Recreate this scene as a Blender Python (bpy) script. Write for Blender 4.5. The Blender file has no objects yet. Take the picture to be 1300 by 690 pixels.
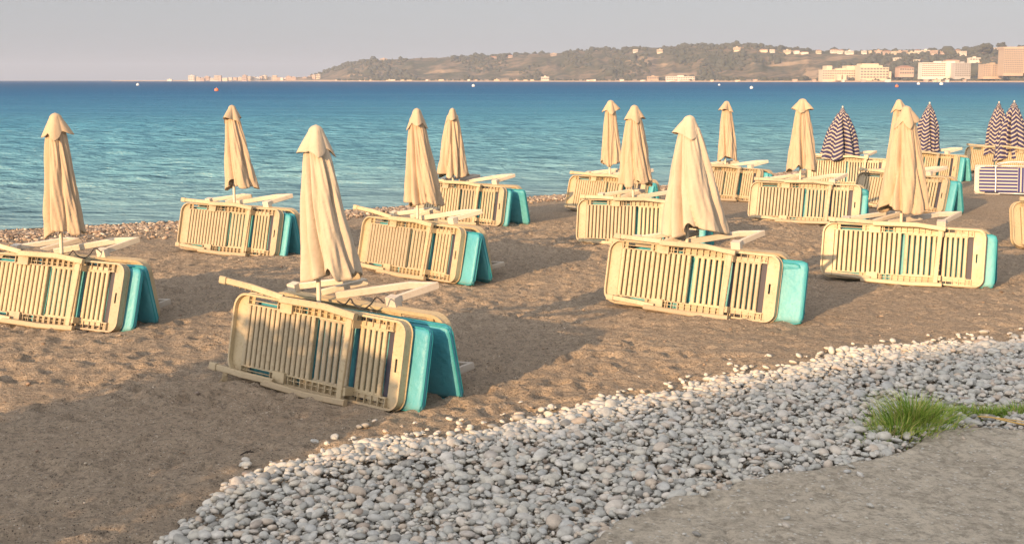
import bpy, bmesh, math, random
import numpy as np
from mathutils import Vector, Matrix

# ------------------------------------------------------------------ camera, sky, sun
scene = bpy.context.scene
COL = scene.collection
F_PX = 1500.0            # focal length in pixels of the 1300 px wide photograph
CAM_H = 2.4
PITCH = math.atan(198 / F_PX)
cam_d = bpy.data.cameras.new('camera')
cam = bpy.data.objects.new('camera', cam_d); COL.objects.link(cam)
cam.location = (0, 0, CAM_H)
cam.rotation_euler = (math.pi / 2 - PITCH, 0, 0)
cam_d.sensor_fit = 'HORIZONTAL'; cam_d.sensor_width = 36.0
cam_d.lens = 36.0 * F_PX / 1300
cam_d.shift_y = -45 / 1300
cam_d.clip_start = 0.1; cam_d.clip_end = 30000
scene.camera = cam

SUN_EL = math.radians(13.0)
SUN_AZ = math.atan2(-0.55, -0.83)                 # sun stands behind the camera, to the left
world = bpy.data.worlds.new('World'); scene.world = world
world.use_nodes = True
wn = world.node_tree; wn.nodes.clear()
sky = wn.nodes.new('ShaderNodeTexSky'); sky.sky_type = 'NISHITA'
sky.sun_disc = False; sky.sun_elevation = SUN_EL; sky.sun_rotation = SUN_AZ % (2 * math.pi)
sky.air_density = 1.0; sky.dust_density = 1.0; sky.ozone_density = 1.5
hs = wn.nodes.new('ShaderNodeHueSaturation'); hs.inputs['Saturation'].default_value = 0.3
tint = wn.nodes.new('ShaderNodeMix'); tint.data_type = 'RGBA'; tint.blend_type = 'MIX'
tint.inputs[0].default_value = 0.86
# thin veil of haze over the sky, brighter towards the low sun
geo = wn.nodes.new('ShaderNodeTexCoord'); dot = wn.nodes.new('ShaderNodeVectorMath'); dot.operation = 'DOT_PRODUCT'
dot.inputs[1].default_value = (math.sin(SUN_AZ) * math.cos(SUN_EL), math.cos(SUN_AZ) * math.cos(SUN_EL), math.sin(SUN_EL))
wn.links.new(geo.outputs['Generated'], dot.inputs[0])
veil = wn.nodes.new('ShaderNodeValToRGB'); veil.color_ramp.elements[0].position = .0; veil.color_ramp.elements[1].position = 1.0
veil.color_ramp.elements[0].color = (.325, .336, .36, 1); veil.color_ramp.elements[1].color = (2.0, 1.85, 1.75, 1)
vs_ = wn.nodes.new('ShaderNodeVectorMath'); vs_.operation = 'SCALE'; vs_.inputs['Scale'].default_value = 4.6
wn.links.new(dot.outputs['Value'], veil.inputs[0]); wn.links.new(veil.outputs[0], vs_.inputs[0]); wn.links.new(vs_.outputs[0], tint.inputs[7])
bg = wn.nodes.new('ShaderNodeBackground'); bg.inputs['Strength'].default_value = 0.10
wo = wn.nodes.new('ShaderNodeOutputWorld')
wn.links.new(sky.outputs[0], hs.inputs['Color']); wn.links.new(hs.outputs[0], tint.inputs[6])
wn.links.new(tint.outputs[2], bg.inputs[0]); wn.links.new(bg.outputs[0], wo.inputs[0])

sun_d = bpy.data.lights.new('sun', 'SUN'); sun = bpy.data.objects.new('sun', sun_d); COL.objects.link(sun)
sun_d.energy = 3.1; sun_d.angle = math.radians(0.6); sun_d.color = (1.0, 0.61, 0.30)
_s = Vector((math.sin(SUN_AZ) * math.cos(SUN_EL), math.cos(SUN_AZ) * math.cos(SUN_EL), math.sin(SUN_EL)))
sun.rotation_euler = _s.to_track_quat('Z', 'Y').to_euler()

scene.view_settings.view_transform = 'Standard'; scene.view_settings.look = 'None'
scene.view_settings.exposure = 1.38; scene.view_settings.gamma = 1.0
scene.view_settings.use_curve_mapping = False
scene.render.engine = 'CYCLES'
scene.cycles.use_denoising = True
scene.cycles.volume_bounces = 0
scene.cycles.max_bounces = 6
scene.cycles.volume_step_rate = 10

# ------------------------------------------------------------------ geometry of the picture -> places on the ground
CP, SP = math.cos(PITCH), math.sin(PITCH)
def at(u, v, z=0.0):
    a = (u - 650) / F_PX; b = (300 - v) / F_PX
    d = np.array([a, CP + b * SP, -SP + b * CP])
    return d * ((z - CAM_H) / d[2]) + np.array([0, 0, CAM_H])
def at_dist(u, v, Y):
    a = (u - 650) / F_PX; b = (300 - v) / F_PX
    d = np.array([a, CP + b * SP, -SP + b * CP])
    return d * (Y / d[1]) + np.array([0, 0, CAM_H])
def proj(p):
    x, y, z = p[0], p[1], p[2] - CAM_H
    dep = y * CP - z * SP; up = y * SP + z * CP
    return 650 + F_PX * x / dep, 300 - F_PX * up / dep

rng = np.random.default_rng(7)
random.seed(7)

import functools
@functools.lru_cache(None)
def lattice(seed, n=256):
    return np.random.default_rng(seed).random((n, n))
def vnoise(x, y, seed=1, n=256):
    g = lattice(seed, n)
    xi = np.floor(x).astype(int); yi = np.floor(y).astype(int)
    fx = x - xi; fy = y - yi
    fx = fx * fx * (3 - 2 * fx); fy = fy * fy * (3 - 2 * fy)
    a = g[xi % n, yi % n]; b = g[(xi + 1) % n, yi % n]; c = g[xi % n, (yi + 1) % n]; d = g[(xi + 1) % n, (yi + 1) % n]
    return (a * (1 - fx) + b * fx) * (1 - fy) + (c * (1 - fx) + d * fx) * fy - 0.5
def fbm(x, y, seed=1, octs=4, gain=0.5):
    s = 0; a = 1
    for i in range(octs):
        s = s + a * vnoise(x * 2 ** i + 13.7 * i, y * 2 ** i + 7.1 * i, seed + i); a *= gain
    return s
def sstep(a, b, x):
    t = np.clip((x - a) / (b - a), 0, 1); return t * t * (3 - 2 * t)

SEA_Z = -0.45
_sh = np.array([at(u, v, SEA_Z)[:2] for u, v in ((-150, 300), (0, 294), (225, 282), (450, 267), (700, 249), (850, 236), (1000, 219), (1150, 207), (1300, 199))])
SHX = np.concatenate([[-600], _sh[:, 0], [600]])
SHY = np.concatenate([[_sh[0, 1] - 60], _sh[:, 1], [_sh[-1, 1] + 560]])
def shore_y(x): return np.interp(x, SHX, SHY)
def beach(x, y):
    x = np.asarray(x, float); y = np.asarray(y, float)
    d = (shore_y(x) + 0.25 * vnoise(x * .6, y * 0 + 3, 44) - y) * 0.77
    z = -0.18 * (1 - sstep(2.5, 9, d)) - 0.27 * (1 - sstep(0.0, 3.2, d)) - 1.6 * (1 - sstep(-9, 0.3, d))
    z = z + 0.09 * fbm(x * 0.33, y * 0.33, 20, 3) * sstep(0, 6, d) * (np.abs(x) < 80)
    return z, d
def gz(x, y): return float(beach(x, y)[0])

# ------------------------------------------------------------------ helpers
def tag(o, label=None, cat=None, group=None, kind=None):
    if label: o['label'] = label
    if cat: o['category'] = cat
    if group: o['group'] = group
    if kind: o['kind'] = kind
    return o
def empty(name, loc, rz=0.0, label=None, cat=None, group=None):
    o = bpy.data.objects.new(name, None); COL.objects.link(o)
    o.location = loc; o.rotation_euler = (0, 0, rz); o.empty_display_size = 0.1
    return tag(o, label, cat, group)
def mesh_np(name, V, Fq, mat, smooth=False, parent=None):
    """V (n,3), Fq (m,k) with fixed k"""
    me = bpy.data.meshes.new(name)
    V = np.asarray(V, np.float32); Fq = np.asarray(Fq, np.int32)
    m, k = Fq.shape
    me.vertices.add(len(V)); me.vertices.foreach_set('co', V.ravel())
    me.loops.add(m * k); me.loops.foreach_set('vertex_index', Fq.ravel())
    me.polygons.add(m); me.polygons.foreach_set('loop_start', np.arange(0, m * k, k, dtype=np.int32))
    try: me.polygons.foreach_set('loop_total', np.full(m, k, np.int32))
    except Exception: pass
    me.polygons.foreach_set('use_smooth', np.full(m, smooth))
    me.update(calc_edges=True); me.validate()
    me.materials.append(mat)
    o = bpy.data.objects.new(name, me); COL.objects.link(o); o.parent = parent
    return o
def grid_faces(nx, ny):
    i = np.arange(nx * ny).reshape(ny, nx)
    return np.stack([i[:-1, :-1], i[:-1, 1:], i[1:, 1:], i[1:, :-1]], -1).reshape(-1, 4)

class MB:
    def __init__(s): s.v = []; s.f = []
    def add(s, vs, fs):
        b = len(s.v); s.v += [tuple(map(float, v)) for v in vs]; s.f += [tuple(b + i for i in f) for f in fs]
    def box(s, x0, x1, y0, y1, z0, z1):
        s.add([(x0, y0, z0), (x1, y0, z0), (x1, y1, z0), (x0, y1, z0), (x0, y0, z1), (x1, y0, z1), (x1, y1, z1), (x0, y1, z1)],
              [(0, 3, 2, 1), (4, 5, 6, 7), (0, 1, 5, 4), (1, 2, 6, 5), (2, 3, 7, 6), (3, 0, 4, 7)])
    def prism(s, poly, y0, y1):                      # polygon in x,z (counter-clockwise seen from -y)
        n = len(poly)
        s.add([(x, y0, z) for x, z in poly] + [(x, y1, z) for x, z in poly],
              [tuple(range(n)), tuple(range(2 * n - 1, n - 1, -1))] + [((i + 1) % n, i, n + i, n + (i + 1) % n) for i in range(n)])
    def slat(s, x, w, z0, z1, y0, y1):               # chamfered bar standing along z, front at y0
        c = min(w * .3, .007)
        P = [(x - w / 2, y1), (x - w / 2, y0 + c), (x - w / 2 + c, y0), (x + w / 2 - c, y0), (x + w / 2, y0 + c), (x + w / 2, y1)]
        n = len(P)
        s.add([(a, b, z0) for a, b in P] + [(a, b, z1) for a, b in P],
              [tuple(range(n - 1, -1, -1)), tuple(range(n, 2 * n))] + [(i, (i + 1) % n, n + (i + 1) % n, n + i) for i in range(n)])
    def bar(s, pts, w, h, up=(0, 0, 1)):             # rectangular bar swept along points
        pts = [Vector(p) for p in pts]; rings = []
        for i, p in enumerate(pts):
            a = pts[i] - pts[i - 1] if i else pts[1] - pts[0]
            b = pts[i + 1] - pts[i] if i < len(pts) - 1 else a
            t = (a.normalized() + b.normalized()).normalized()
            sd = t.cross(Vector(up)).normalized(); u2 = sd.cross(t).normalized()
            k = 1 / max(.6, math.cos(a.angle(b) / 2))
            c = min(w, h) * .18
            ww, hh = w / 2 * k, h / 2
            rings.append([p + sd * x + u2 * y for x, y in ((-ww + c, -hh), (ww - c, -hh), (ww, -hh + c), (ww, hh - c), (ww - c, hh), (-ww + c, hh), (-ww, hh - c), (-ww, -hh + c))])
        n = 8; V = [q for r in rings for q in r]; Fs = [tuple(range(n - 1, -1, -1)), tuple(range(len(V) - n, len(V)))]
        for i in range(len(rings) - 1):
            for j in range(n): Fs.append((i * n + j, i * n + (j + 1) % n, (i + 1) * n + (j + 1) % n, (i + 1) * n + j))
        s.add(V, Fs)
    def tube(s, pts, r, n=8, closed=False):
        pts = [Vector(p) for p in pts]; m = len(pts); V = []
        rr = r if hasattr(r, '__len__') else [r] * m
        ref = Vector((0.31, 0.17, 0.93))
        for i, p in enumerate(pts):
            if closed: t = pts[(i + 1) % m] - pts[i - 1]
            else: t = pts[min(i + 1, m - 1)] - pts[max(i - 1, 0)]
            t.normalize(); a = t.cross(ref)
            if a.length < .2: a = t.cross(Vector((1, 0, 0)))
            a.normalize(); b = t.cross(a)
            for j in range(n):
                th = 2 * math.pi * j / n
                V.append(p + (a * math.cos(th) + b * math.sin(th)) * rr[i])
        Fs = []
        for i in range(m if closed else m - 1):
            k = (i + 1) % m
            for j in range(n): Fs.append((i * n + j, i * n + (j + 1) % n, k * n + (j + 1) % n, k * n + j))
        if not closed: Fs += [tuple(range(n - 1, -1, -1)), tuple(range(len(V) - n, len(V)))]
        s.add(V, Fs)
    def build(s, name, mat, parent=None, smooth=False, bevel=0):
        me = bpy.data.meshes.new(name); me.from_pydata(s.v, [], s.f); me.update()
        bm = bmesh.new(); bm.from_mesh(me); bmesh.ops.recalc_face_normals(bm, faces=bm.faces)
        if bevel: bmesh.ops.bevel(bm, geom=bm.edges[:], offset=bevel, segments=1, affect='EDGES', clamp_overlap=True)
        for f in bm.faces: f.smooth = smooth
        bm.to_mesh(me); bm.free()
        me.materials.append(mat)
        o = bpy.data.objects.new(name, me); COL.objects.link(o); o.parent = parent
        return o
def copy_tree(o, parent=None):
    c = o.copy(); COL.objects.link(c); c.parent = parent
    for ch in o.children: copy_tree(ch, c)
    return c

# ------------------------------------------------------------------ materials
def material(name, base, rough=.7, **kw):
    m = bpy.data.materials.new(name); m.use_nodes = True
    nt = m.node_tree; b = nt.nodes['Principled BSDF']
    b.inputs['Base Color'].default_value = (*base, 1); b.inputs['Roughness'].default_value = rough
    for k, v in kw.items(): b.inputs[k.replace('_', ' ')].default_value = v
    return m, nt, b
def N(nt, t, **kw):
    n = nt.nodes.new(t)
    for k, v in kw.items(): setattr(n, k, v)
    return n
def noise(nt, scale, detail=4, rough=.55, vec=None, coord='Object', dim='3D'):
    n = N(nt, 'ShaderNodeTexNoise'); n.inputs['Scale'].default_value = scale; n.inputs['Detail'].default_value = detail
    n.inputs['Roughness'].default_value = rough
    if vec is None:
        tc = N(nt, 'ShaderNodeTexCoord'); vec = tc.outputs[coord]
    nt.links.new(vec, n.inputs['Vector']); return n
def ramp(nt, fac, stops, interp='LINEAR'):
    r = N(nt, 'ShaderNodeValToRGB'); r.color_ramp.interpolation = interp
    e = r.color_ramp.elements
    while len(e) < len(stops): e.new(.5)
    for el, (p, c) in zip(e, stops): el.position = p; el.color = (*c, 1) if len(c) == 3 else c
    nt.links.new(fac, r.inputs[0]); return r
def mixc(nt, fac, a, b, blend='MIX'):
    m = N(nt, 'ShaderNodeMix', data_type='RGBA', blend_type=blend)
    for s, v in ((m.inputs[0], fac), (m.inputs[6], a), (m.inputs[7], b)):
        if hasattr(v, 'is_linked') or hasattr(v, 'links'): nt.links.new(v, s)
        elif isinstance(v, (int, float)): s.default_value = v
        else: s.default_value = (*v, 1)
    return m.outputs[2]
def math_n(nt, op, a, b=None, c=None):
    m = N(nt, 'ShaderNodeMath', operation=op)
    for i, v in enumerate((a, b, c)):
        if v is None: continue
        if isinstance(v, (int, float)): m.inputs[i].default_value = v
        else: nt.links.new(v, m.inputs[i])
    return m.outputs[0]
def bump(nt, b, h, strength=.3, dist=.01, chain=None):
    n = N(nt, 'ShaderNodeBump'); n.inputs['Strength'].default_value = strength; n.inputs['Distance'].default_value = dist
    nt.links.new(h, n.inputs['Height'])
    if chain is not None: nt.links.new(chain, n.inputs['Normal'])
    nt.links.new(n.outputs[0], b.inputs['Normal']); return n.outputs[0]

def mat_plastic(name, col, dirt=.5, seed=0.0):
    m, nt, b = material(name, col, .42)
    tcp = N(nt, 'ShaderNodeTexCoord'); oi = N(nt, 'ShaderNodeObjectInfo'); off = N(nt, 'ShaderNodeVectorMath', operation='ADD')
    sc_ = N(nt, 'ShaderNodeVectorMath', operation='SCALE'); cb = N(nt, 'ShaderNodeCombineXYZ')
    for q in range(3): nt.links.new(oi.outputs['Random'], cb.inputs[q])
    nt.links.new(cb.outputs[0], sc_.inputs[0]); sc_.inputs['Scale'].default_value = 47
    nt.links.new(tcp.outputs['Object'], off.inputs[0]); nt.links.new(sc_.outputs[0], off.inputs[1])
    n1 = noise(nt, 5, 5, .55, off.outputs[0]); n2 = noise(nt, 42, 4, .55, off.outputs[0])
    c = mixc(nt, ramp(nt, n1.outputs[0], [(.35, (0, 0, 0)), (.75, (1, 1, 1))]).outputs[0], col, tuple(x * .84 for x in col))
    spots = ramp(nt, n2.outputs[0], [(.54, (0, 0, 0)), (.70, (dirt, dirt, dirt))]).outputs[0]
    c = mixc(nt, spots, c, (col[0] * .55, col[1] * .48, col[2] * .4))
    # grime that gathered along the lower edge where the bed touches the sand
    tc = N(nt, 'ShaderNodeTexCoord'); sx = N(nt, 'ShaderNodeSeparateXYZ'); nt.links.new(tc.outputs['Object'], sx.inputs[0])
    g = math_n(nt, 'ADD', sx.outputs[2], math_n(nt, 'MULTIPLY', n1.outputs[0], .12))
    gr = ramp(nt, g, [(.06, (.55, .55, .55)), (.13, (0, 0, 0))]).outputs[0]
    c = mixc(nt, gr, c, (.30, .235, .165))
    c = mixc(nt, 1.0, c, ramp(nt, oi.outputs['Random'], [(0, (.80, .80, .84)), (.5, (.95, .94, .92)), (1, (1.06, 1.04, 1.0))]).outputs[0], 'MULTIPLY')
    nt.links.new(c, b.inputs['Base Color'])
    r = math_n(nt, 'MULTIPLY_ADD', n1.outputs[0], .3, .33); nt.links.new(r, b.inputs['Roughness'])
    bump(nt, b, n2.outputs[0], .12, .004)
    return m
M_CREAM = mat_plastic('aged_cream_plastic', (.46, .39, .262))
M_WHITE = mat_plastic('aged_white_plastic', (.64, .60, .52), .3)
M_DARK = material('dark_slate', (.035, .035, .055), .6)[0]
M_STEEL = material('painted_pole', (.72, .66, .54), .35)[0]
M_BLACK = material('black_cord', (.015, .015, .018), .6)[0]
M_ROPE = material('natural_rope', (.36, .29, .18), .9)[0]
M_ALU = material('white_tube', (.62, .61, .6), .3, Metallic=.3)[0]

def mat_fabric(name, col, col2):
    m, nt, b = material(name, col, .85)
    n1 = noise(nt, 3.2, 5, .6); n2 = noise(nt, 34, 3); n3 = noise(nt, 420, 2)
    c = mixc(nt, ramp(nt, n1.outputs[0], [(.35, (0, 0, 0)), (.7, (1, 1, 1))]).outputs[0], col, col2)
    c = mixc(nt, ramp(nt, n2.outputs[0], [(.62, (0, 0, 0)), (.75, (.35, .35, .35))]).outputs[0], c, tuple(x * .62 for x in col))
    nt.links.new(c, b.inputs['Base Color'])
    k = bump(nt, b, n2.outputs[0], .25, .02); bump(nt, b, n3.outputs[0], .15, .002, k)
    b.inputs['Sheen Weight'].default_value = .15
    return m
M_CANVAS = mat_fabric('cream_canvas', (.475, .375, .262), (.405, .315, .218))
M_CANVAS2 = mat_fabric('pale_canvas', (.49, .42, .325), (.42, .36, .275))

def mat_striped_canvas():
    m, nt, b = material('striped_canvas', (.7, .65, .55), .85)
    uv = N(nt, 'ShaderNodeUVMap'); sx = N(nt, 'ShaderNodeSeparateXYZ'); nt.links.new(uv.outputs[0], sx.inputs[0])
    t = math_n(nt, 'PINGPONG', math_n(nt, 'MULTIPLY', sx.outputs[0], 12), 1.0)
    v = math_n(nt, 'MULTIPLY_ADD', t, .080, sx.outputs[1])
    s = math_n(nt, 'FRACT', math_n(nt, 'MULTIPLY', v, 12.5))
    st = math_n(nt, 'GREATER_THAN', s, .38)
    n1 = noise(nt, 6, 4)
    c1 = mixc(nt, n1.outputs[0], (.34, .31, .26), (.43, .39, .32))
    c = mixc(nt, st, c1, (.032, .030, .095))
    nt.links.new(c, b.inputs['Base Color'])
    bump(nt, b, noise(nt, 40, 3).outputs[0], .3, .02)
    return m
M_STRIPE = mat_striped_canvas()

def mat_foam():
    m, nt, b = material('turquoise_vinyl', (.06, .40, .43), .5)
    n1 = noise(nt, 2.4, 5); n2 = noise(nt, 18, 4)
    c = mixc(nt, ramp(nt, n1.outputs[0], [(.35, (0, 0, 0)), (.7, (1, 1, 1))]).outputs[0], (.055, .325, .40), (.125, .415, .465))
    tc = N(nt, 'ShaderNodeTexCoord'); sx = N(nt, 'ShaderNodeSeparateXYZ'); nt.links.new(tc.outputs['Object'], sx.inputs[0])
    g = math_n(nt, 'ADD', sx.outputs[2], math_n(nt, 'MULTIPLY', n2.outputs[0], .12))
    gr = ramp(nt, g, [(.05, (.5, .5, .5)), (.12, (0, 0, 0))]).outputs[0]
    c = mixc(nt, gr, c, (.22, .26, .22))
    oi = N(nt, 'ShaderNodeObjectInfo'); c = mixc(nt, 1.0, c, ramp(nt, oi.outputs['Random'], [(0, (.78, .84, .9)), (1, (1.15, 1.08, 1.04))]).outputs[0], 'MULTIPLY')
    nt.links.new(c, b.inputs['Base Color'])
    bump(nt, b, n2.outputs[0], .5, .02)
    return m
M_FOAM = mat_foam()
M_PIPE = material('turquoise_piping', (.02, .27, .31), .6)[0]

def mat_striped_cushion():
    m, nt, b = material('blue_white_cushion', (.6, .6, .6), .8)
    tc = N(nt, 'ShaderNodeTexCoord'); sx = N(nt, 'ShaderNodeSeparateXYZ'); nt.links.new(tc.outputs['Object'], sx.inputs[0])
    isr = math_n(nt, 'GREATER_THAN', sx.outputs[0], -.12)
    hz = math_n(nt, 'FRACT', math_n(nt, 'MULTIPLY', sx.outputs[2], 14))
    vt = math_n(nt, 'FRACT', math_n(nt, 'MULTIPLY', sx.outputs[0], 14))
    s = math_n(nt, 'ADD', math_n(nt, 'MULTIPLY', isr, vt), math_n(nt, 'MULTIPLY', math_n(nt, 'SUBTRACT', 1.0, isr), hz))
    c = mixc(nt, math_n(nt, 'GREATER_THAN', s, .42), (.40, .39, .35), (.035, .038, .15))
    nt.links.new(c, b.inputs['Base Color']); bump(nt, b, noise(nt, 25, 3).outputs[0], .3, .02)
    return m
M_CUSH = mat_striped_cushion()

def mat_sand():
    m, nt, b = material('beach_sand', (.2, .16, .12), .95)
    b.inputs['Specular IOR Level'].default_value = .15
    n1 = noise(nt, .55, 5, .6); n2 = noise(nt, 9, 5, .65); n3 = noise(nt, 120, 3, .7)
    vor = N(nt, 'ShaderNodeTexVoronoi'); vor.inputs['Scale'].default_value = 70; vor.inputs['Randomness'].default_value = 1
    tc = N(nt, 'ShaderNodeTexCoord'); nt.links.new(tc.outputs['Object'], vor.inputs['Vector'])
    c = mixc(nt, ramp(nt, n1.outputs[0], [(.3, (0, 0, 0)), (.7, (1, 1, 1))]).outputs[0], (.325, .265, .20), (.43, .355, .27))
    c = mixc(nt, ramp(nt, n2.outputs[0], [(.35, (0, 0, 0)), (.7, (.6, .6, .6))]).outputs[0], c, (.205, .172, .138))
    c = mixc(nt, ramp(nt, n3.outputs[0], [(.42, (0, 0, 0)), (.62, (.75, .75, .75))]).outputs[0], c, (.46, .37, .28))
    # grit: a few light and dark grains
    sp = N(nt, 'ShaderNodeSeparateXYZ'); nt.links.new(vor.outputs['Color'], sp.inputs[0])
    near = math_n(nt, 'LESS_THAN', vor.outputs['Distance'], .33)
    lg = math_n(nt, 'MULTIPLY', near, math_n(nt, 'GREATER_THAN', sp.outputs[0], .90))
    dg = math_n(nt, 'MULTIPLY', near, math_n(nt, 'LESS_THAN', sp.outputs[0], .16))
    c = mixc(nt, lg, c, (.55, .5, .43)); c = mixc(nt, dg, c, (.07, .055, .045))
    szp = N(nt, 'ShaderNodeSeparateXYZ'); nt.links.new(tc.outputs['Object'], szp.inputs[0])
    wet = ramp(nt, math_n(nt, 'ADD', szp.outputs[2], math_n(nt, 'MULTIPLY', n1.outputs[0], .06)), [(0, (1, 1, 1)), (1, (0, 0, 0))])
    mr = N(nt, 'ShaderNodeMapRange'); mr.inputs[1].default_value = -.40; mr.inputs[2].default_value = -.30
    nt.links.new(math_n(nt, 'ADD', szp.outputs[2], math_n(nt, 'MULTIPLY', n1.outputs[0], .06)), mr.inputs[0])
    nt.nodes.remove(wet)
    c = mixc(nt, mr.outputs[0], (.10, .078, .058), c)
    nt.links.new(c, b.inputs['Base Color'])
    n4 = noise(nt, 26, 4, .7)
    c2 = mixc(nt, ramp(nt, n4.outputs[0], [(.36, (.55, .55, .55)), (.52, (0, 0, 0))]).outputs[0], c, (.11, .096, .082))
    nt.links.new(c2, b.inputs['Base Color'])
    k = bump(nt, b, n2.outputs[0], .9, .07); k = bump(nt, b, n4.outputs[0], .8, .035, k); k = bump(nt, b, n3.outputs[0], .7, .012, k)
    bump(nt, b, vor.outputs['Distance'], .4, .006, k)
    return m
M_SAND = mat_sand()

def mat_pebble(name, warm=0.0, wet=False):
    m, nt, b = material(name, (.4, .4, .4), .65)
    g = N(nt, 'ShaderNodeNewGeometry')
    st = [(0, (.27, .27, .26)), (.1, (.43, .44, .42)), (.3, (.51, .515, .49)), (.45, (.57, .55, .49)), (.6, (.45, .465, .465)),
          (.72, (.58, .575, .545)), (.84, (.52, .44, .36)), (.93, (.65, .64, .61)), (1, (.34, .28, .235))]
    if warm: st = [(0, (.10, .075, .06)), (.25, (.26, .19, .14)), (.5, (.36, .29, .22)), (.7, (.22, .18, .15)), (.85, (.46, .39, .31)), (.95, (.62, .56, .48)), (1, (.30, .2, .15))]
    r = ramp(nt, g.outputs['Random Per Island'], st)
    n1 = noise(nt, 28, 5, .65); n2 = noise(nt, 160, 3)
    c = mixc(nt, .55, r.outputs[0], ramp(nt, n1.outputs[0], [(.3, (.55, .52, .5)), (.7, (1.25, 1.25, 1.22))]).outputs[0], 'MULTIPLY')
    nt.links.new(c, b.inputs['Base Color'])
    bump(nt, b, n2.outputs[0], .25, .003)
    return m
M_PEB = mat_pebble('grey_pebbles'); M_PEBW = mat_pebble('warm_pebbles', 1.0)

def mat_concrete():
    m, nt, b = material('worn_concrete', (.3, .28, .25), .9)
    mp = N(nt, 'ShaderNodeMapping'); tc = N(nt, 'ShaderNodeTexCoord'); nt.links.new(tc.outputs['Object'], mp.inputs[0])
    n1 = noise(nt, 3.5, 7, .7, mp.outputs[0]); n2 = noise(nt, 17, 7, .75, mp.outputs[0])
    vor = N(nt, 'ShaderNodeTexVoronoi'); vor.inputs['Scale'].default_value = 38; nt.links.new(mp.outputs[0], vor.inputs['Vector'])
    c = mixc(nt, ramp(nt, n1.outputs[0], [(.35, (0, 0, 0)), (.7, (1, 1, 1))]).outputs[0], (.49, .43, .345), (.66, .59, .48))
    c = mixc(nt, ramp(nt, n2.outputs[0], [(.45, (0, 0, 0)), (.62, (.8, .8, .8))]).outputs[0], c, (.26, .23, .18))
    sp = N(nt, 'ShaderNodeSeparateXYZ'); nt.links.new(vor.outputs['Color'], sp.inputs[0])
    lg = math_n(nt, 'MULTIPLY', math_n(nt, 'LESS_THAN', vor.outputs['Distance'], .35), math_n(nt, 'GREATER_THAN', sp.outputs[1], .8))
    c = mixc(nt, lg, c, (.62, .59, .53))
    nt.links.new(c, b.inputs['Base Color'])
    k = bump(nt, b, n2.outputs[0], 1, .03); bump(nt, b, vor.outputs['Distance'], .6, .01, k)
    return m
M_CONC = mat_concrete()

def mat_sea():
    m, nt, b = material('sea_water', (.03, .2, .3), .16)
    b.inputs['IOR'].default_value = 1.33; b.inputs['Specular IOR Level'].default_value = .42
    tc = N(nt, 'ShaderNodeTexCoord'); sx = N(nt, 'ShaderNodeSeparateXYZ'); nt.links.new(tc.outputs['Object'], sx.inputs[0])
    mp = N(nt, 'ShaderNodeMapping'); mp.inputs['Scale'].default_value = (.35, 1, 1); nt.links.new(tc.outputs['Object'], mp.inputs[0])
    big = noise(nt, .035, 5, .6, mp.outputs[0]); mid = noise(nt, 1.1, 5, .65, mp.outputs[0]); sm = noise(nt, 4.5, 4, .65, mp.outputs[0])
    # depth grows with the distance from the shore line (which runs about 40 degrees across x)
    d = math_n(nt, 'SUBTRACT', sx.outputs[1], math_n(nt, 'MULTIPLY', sx.outputs[0], .8))
    d = math_n(nt, 'ADD', d, math_n(nt, 'MULTIPLY', math_n(nt, 'SUBTRACT', big.outputs[0], .5), math_n(nt, 'MULTIPLY', d, .8)))
    t = math_n(nt, 'DIVIDE', math_n(nt, 'LOGARITHM', math_n(nt, 'MAXIMUM', d, 20.0), 10.0), 4.0)   # .325 shore ... .75 at 1 km
    r = ramp(nt, t, [(.34, (.31, .41, .43)), (.37, (.22, .385, .44)), (.42, (.145, .345, .435)), (.50, (.085, .29, .43)), (.555, (.055, .225, .40)),
                     (.63, (.026, .15, .33)), (.72, (.018, .11, .26)), (.85, (.014, .085, .22))])
    far_ = noise(nt, .16, 5, .65, mp.outputs[0]); k = bump(nt, b, far_.outputs[0], 1.0, 2.2); k = bump(nt, b, mid.outputs[0], 1.0, .6, k); k = bump(nt, b, sm.outputs[0], .8, .08, k)
    df = N(nt, 'ShaderNodeBsdfDiffuse'); gl = N(nt, 'ShaderNodeBsdfGlossy'); gl.inputs['Roughness'].default_value = .22
    nt.links.new(r.outputs[0], df.inputs[0]); nt.links.new(k, df.inputs['Normal']); nt.links.new(k, gl.inputs['Normal'])
    lw = N(nt, 'ShaderNodeLayerWeight'); lw.inputs[0].default_value = .35; nt.links.new(k, lw.inputs['Normal'])
    fc = ramp(nt, lw.outputs['Facing'], [(.3, (.05, .05, .05)), (.85, (.14, .14, .14)), (1, (.30, .30, .30))])
    mx = N(nt, 'ShaderNodeMixShader'); nt.links.new(fc.outputs[0], mx.inputs[0]); nt.links.new(df.outputs[0], mx.inputs[1]); nt.links.new(gl.outputs[0], mx.inputs[2])
    nt.links.new(mx.outputs[0], nt.nodes['Material Output'].inputs['Surface'])
    return m
M_SEA = mat_sea()

# ------------------------------------------------------------------ ground sheet
def axis(fine0, fine1, step, out0, out1, grow=1.25):
    a = list(np.arange(fine0, fine1 + 1e-6, step))
    s = step; x = fine1
    while x < out1: s *= grow; x += s; a.append(min(x, out1))
    s = step; x = fine0; pre = []
    while x > out0: s *= grow; x -= s; pre.append(max(x, out0))
    return np.array(pre[::-1] + a)
xs = axis(-8.0, 10.0, .036, -600, 600); ys = axis(6.0, 20.5, .036, -300, 640, 1.12)
X, Y = np.meshgrid(xs, ys)
Z, Dd = beach(X, Y)
fine = sstep(-9, -7.4, X) * (1 - sstep(9.4, 12, X)) * sstep(5, 6.4, Y) * (1 - sstep(19.5, 23, Y))
rough = 0.020 * fbm(X * 4.2, Y * 4.2, 30, 4, .68) + 0.020 * fbm(X * 1.1, Y * 1.1, 36, 2)
foot = np.zeros_like(Z)
rf = np.random.default_rng(5)
ix0 = np.searchsorted(xs, -8.0); iy0 = np.searchsorted(ys, 6.0)
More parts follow.
